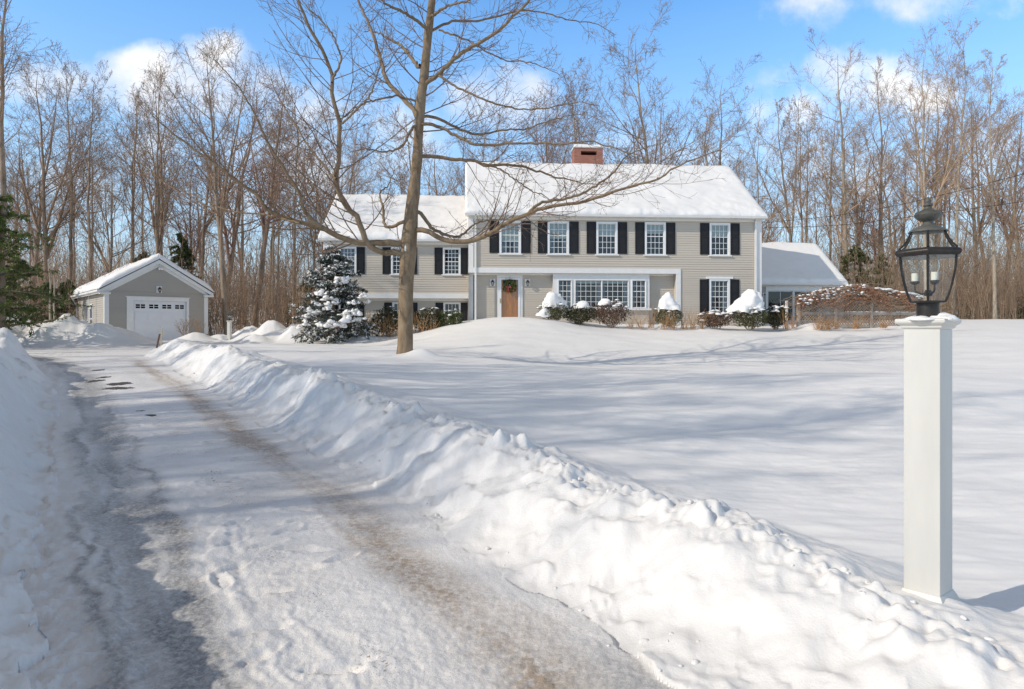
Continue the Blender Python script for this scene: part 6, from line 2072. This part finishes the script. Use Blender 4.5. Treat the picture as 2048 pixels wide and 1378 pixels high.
# sky raised low down, dimmed overhead; unseen pale veil added there for neutral fill
tc0 = nt.nodes.new('ShaderNodeTexCoord')
sp0 = nt.nodes.new('ShaderNodeSeparateXYZ'); nt.links.new(tc0.outputs['Generated'], sp0.inputs[0])
def mrange(val, a, b, c, d):
    m_ = nt.nodes.new('ShaderNodeMapRange'); m_.interpolation_type = 'SMOOTHSTEP'
    for i_, q_ in zip((1, 2, 3, 4), (a, b, c, d)): m_.inputs[i_].default_value = q_
    nt.links.new(val, m_.inputs[0]); return m_.outputs[0]
gain = mrange(sp0.outputs[2], 0.40, 0.70, SKY_LOW, SKY_HIGH)
sc_ = nt.nodes.new('ShaderNodeVectorMath'); sc_.operation = 'SCALE'
nt.links.new(hs.outputs[0], sc_.inputs[0]); nt.links.new(gain, sc_.inputs['Scale'])
hazy = mix(nt, mrange(sp0.outputs[2], 0.50, 0.0, 0.0, 0.80), sc_.outputs[0], (HAZE * 0.60, HAZE * 0.80, HAZE))
SKYC = mix(nt, mrange(sp0.outputs[2], 0.42, 0.74, 0.0, 0.85), hazy, (VEIL * 1.08, VEIL, VEIL * 0.90))
# cumulus: soft heaps at fixed bearings of the sky, roughened by noise
tc = nt.nodes.new('ShaderNodeTexCoord')
sep = nt.nodes.new('ShaderNodeSeparateXYZ'); nt.links.new(tc.outputs['Generated'], sep.inputs[0])
ry = math_n(nt, 'MAXIMUM', math_n(nt, 'ABSOLUTE', sep.outputs[1]), 0.05)
px = math_n(nt, 'DIVIDE', sep.outputs[0], ry)
pz = math_n(nt, 'DIVIDE', sep.outputs[2], ry)
cmb = nt.nodes.new('ShaderNodeCombineXYZ'); nt.links.new(px, cmb.inputs[0]); nt.links.new(pz, cmb.inputs[1])
def sky_noise(sc, det, rough, off=0.0):
    mp = nt.nodes.new('ShaderNodeMapping'); mp.inputs['Location'].default_value = (off, off, 0)
    nt.links.new(cmb.outputs[0], mp.inputs[0])
    n = nt.nodes.new('ShaderNodeTexNoise'); n.inputs['Scale'].default_value = sc; n.inputs['Detail'].default_value = det; n.inputs['Roughness'].default_value = rough
    nt.links.new(mp.outputs[0], n.inputs['Vector'])
    return n.outputs['Fac']
nz = sky_noise(8.0, 10, 0.60)
nz2 = sky_noise(2.6, 5, 0.5, 4.0)
dens = None
def cloud(u, v, ru, rv, gain=1.0):
    """one heap: bearing and height given as photo columns and rows, as tangents of angles"""
    global dens
    cx, cz, sx, sz = (u - 1024) / F, (HV - v) / F, ru / F, rv / F
    ax = math_n(nt, 'DIVIDE', math_n(nt, 'SUBTRACT', px, cx), sx)
    az_ = math_n(nt, 'DIVIDE', math_n(nt, 'SUBTRACT', pz, cz), sz)
    d2 = math_n(nt, 'ADD', math_n(nt, 'MULTIPLY', ax, ax), math_n(nt, 'MULTIPLY', az_, az_))
    k = math_n(nt, 'MULTIPLY', math_n(nt, 'SUBTRACT', 1.0, d2), gain)
    dens = k if dens is None else math_n(nt, 'MAXIMUM', dens, k)
for c in [(90, 165, 130, 65, 1.2), (300, 150, 140, 60, 1.2), (440, 120, 85, 70, 1.3), (380, 180, 260, 75, 1.2), (620, 215, 130, 70), (1000, 195, 130, 85, 1.2), (1080, 230, 80, 50, .7), (1545, 165, 60, 45, .45), (1540, 230, 60, 60, .5), (1740, 170, 150, 85, 1.2), (1860, 190, 90, 55), (1640, 220, 100, 60),
          (1620, 8, 170, 50, .6), (1850, 5, 210, 50, .75), (2040, 10, 160, 45, .65), (700, 300, 420, 90, .6), (1350, 330, 380, 70, .5), (250, 330, 420, 110, .35), (1750, 330, 420, 120, .4), (-300, 160, 300, 120), (2400, 180, 300, 120)]:
    cloud(*c)
fac = math_n(nt, 'ADD', math_n(nt, 'MULTIPLY', math_n(nt, 'MAXIMUM', dens, -1.0), 0.55), math_n(nt, 'MULTIPLY', math_n(nt, 'SUBTRACT', nz, 0.5), 2.3))
fac = math_n(nt, 'ADD', fac, math_n(nt, 'MULTIPLY', math_n(nt, 'SUBTRACT', nz2, 0.5), 0.5))
mr = nt.nodes.new('ShaderNodeMapRange'); mr.interpolation_type = 'SMOOTHSTEP'
mr.inputs[1].default_value = 0.0; mr.inputs[2].default_value = 0.90
nt.links.new(fac, mr.inputs[0])
cl = mr.outputs[0]
cc = mix(nt, mrange(sky_noise(5.0, 6, 0.55, 9.0), 0.40, 0.62, 0.0, 1.0), (CLOUD * .80, CLOUD * .86, CLOUD * .96), (CLOUD * 1.04, CLOUD * 1.04, CLOUD * 1.04))
col = mix(nt, cl, SKYC, cc)
nt.links.new(col, bg.inputs[0])
bg.inputs[1].default_value = SKY_S

scene.view_settings.view_transform = 'Standard'
scene.view_settings.look = 'None'
scene.view_settings.exposure = EXPO
scene.view_settings.gamma = 1.0
scene.cycles.use_denoising = DENOISE
scene.cycles.denoiser = 'OPENIMAGEDENOISE'
scene.cycles.denoising_input_passes = 'RGB_ALBEDO_NORMAL'
scene.cycles.denoising_prefilter = 'NONE'
scene.cycles.max_bounces = 8
scene.cycles.transparent_max_bounces = 24
scene.cycles.diffuse_bounces = 3
scene.cycles.glossy_bounces = 4
scene.cycles.transmission_bounces = 8
scene.cycles.caustics_reflective = False
scene.cycles.caustics_refractive = False
scene.cycles.sample_clamp_indirect = 6
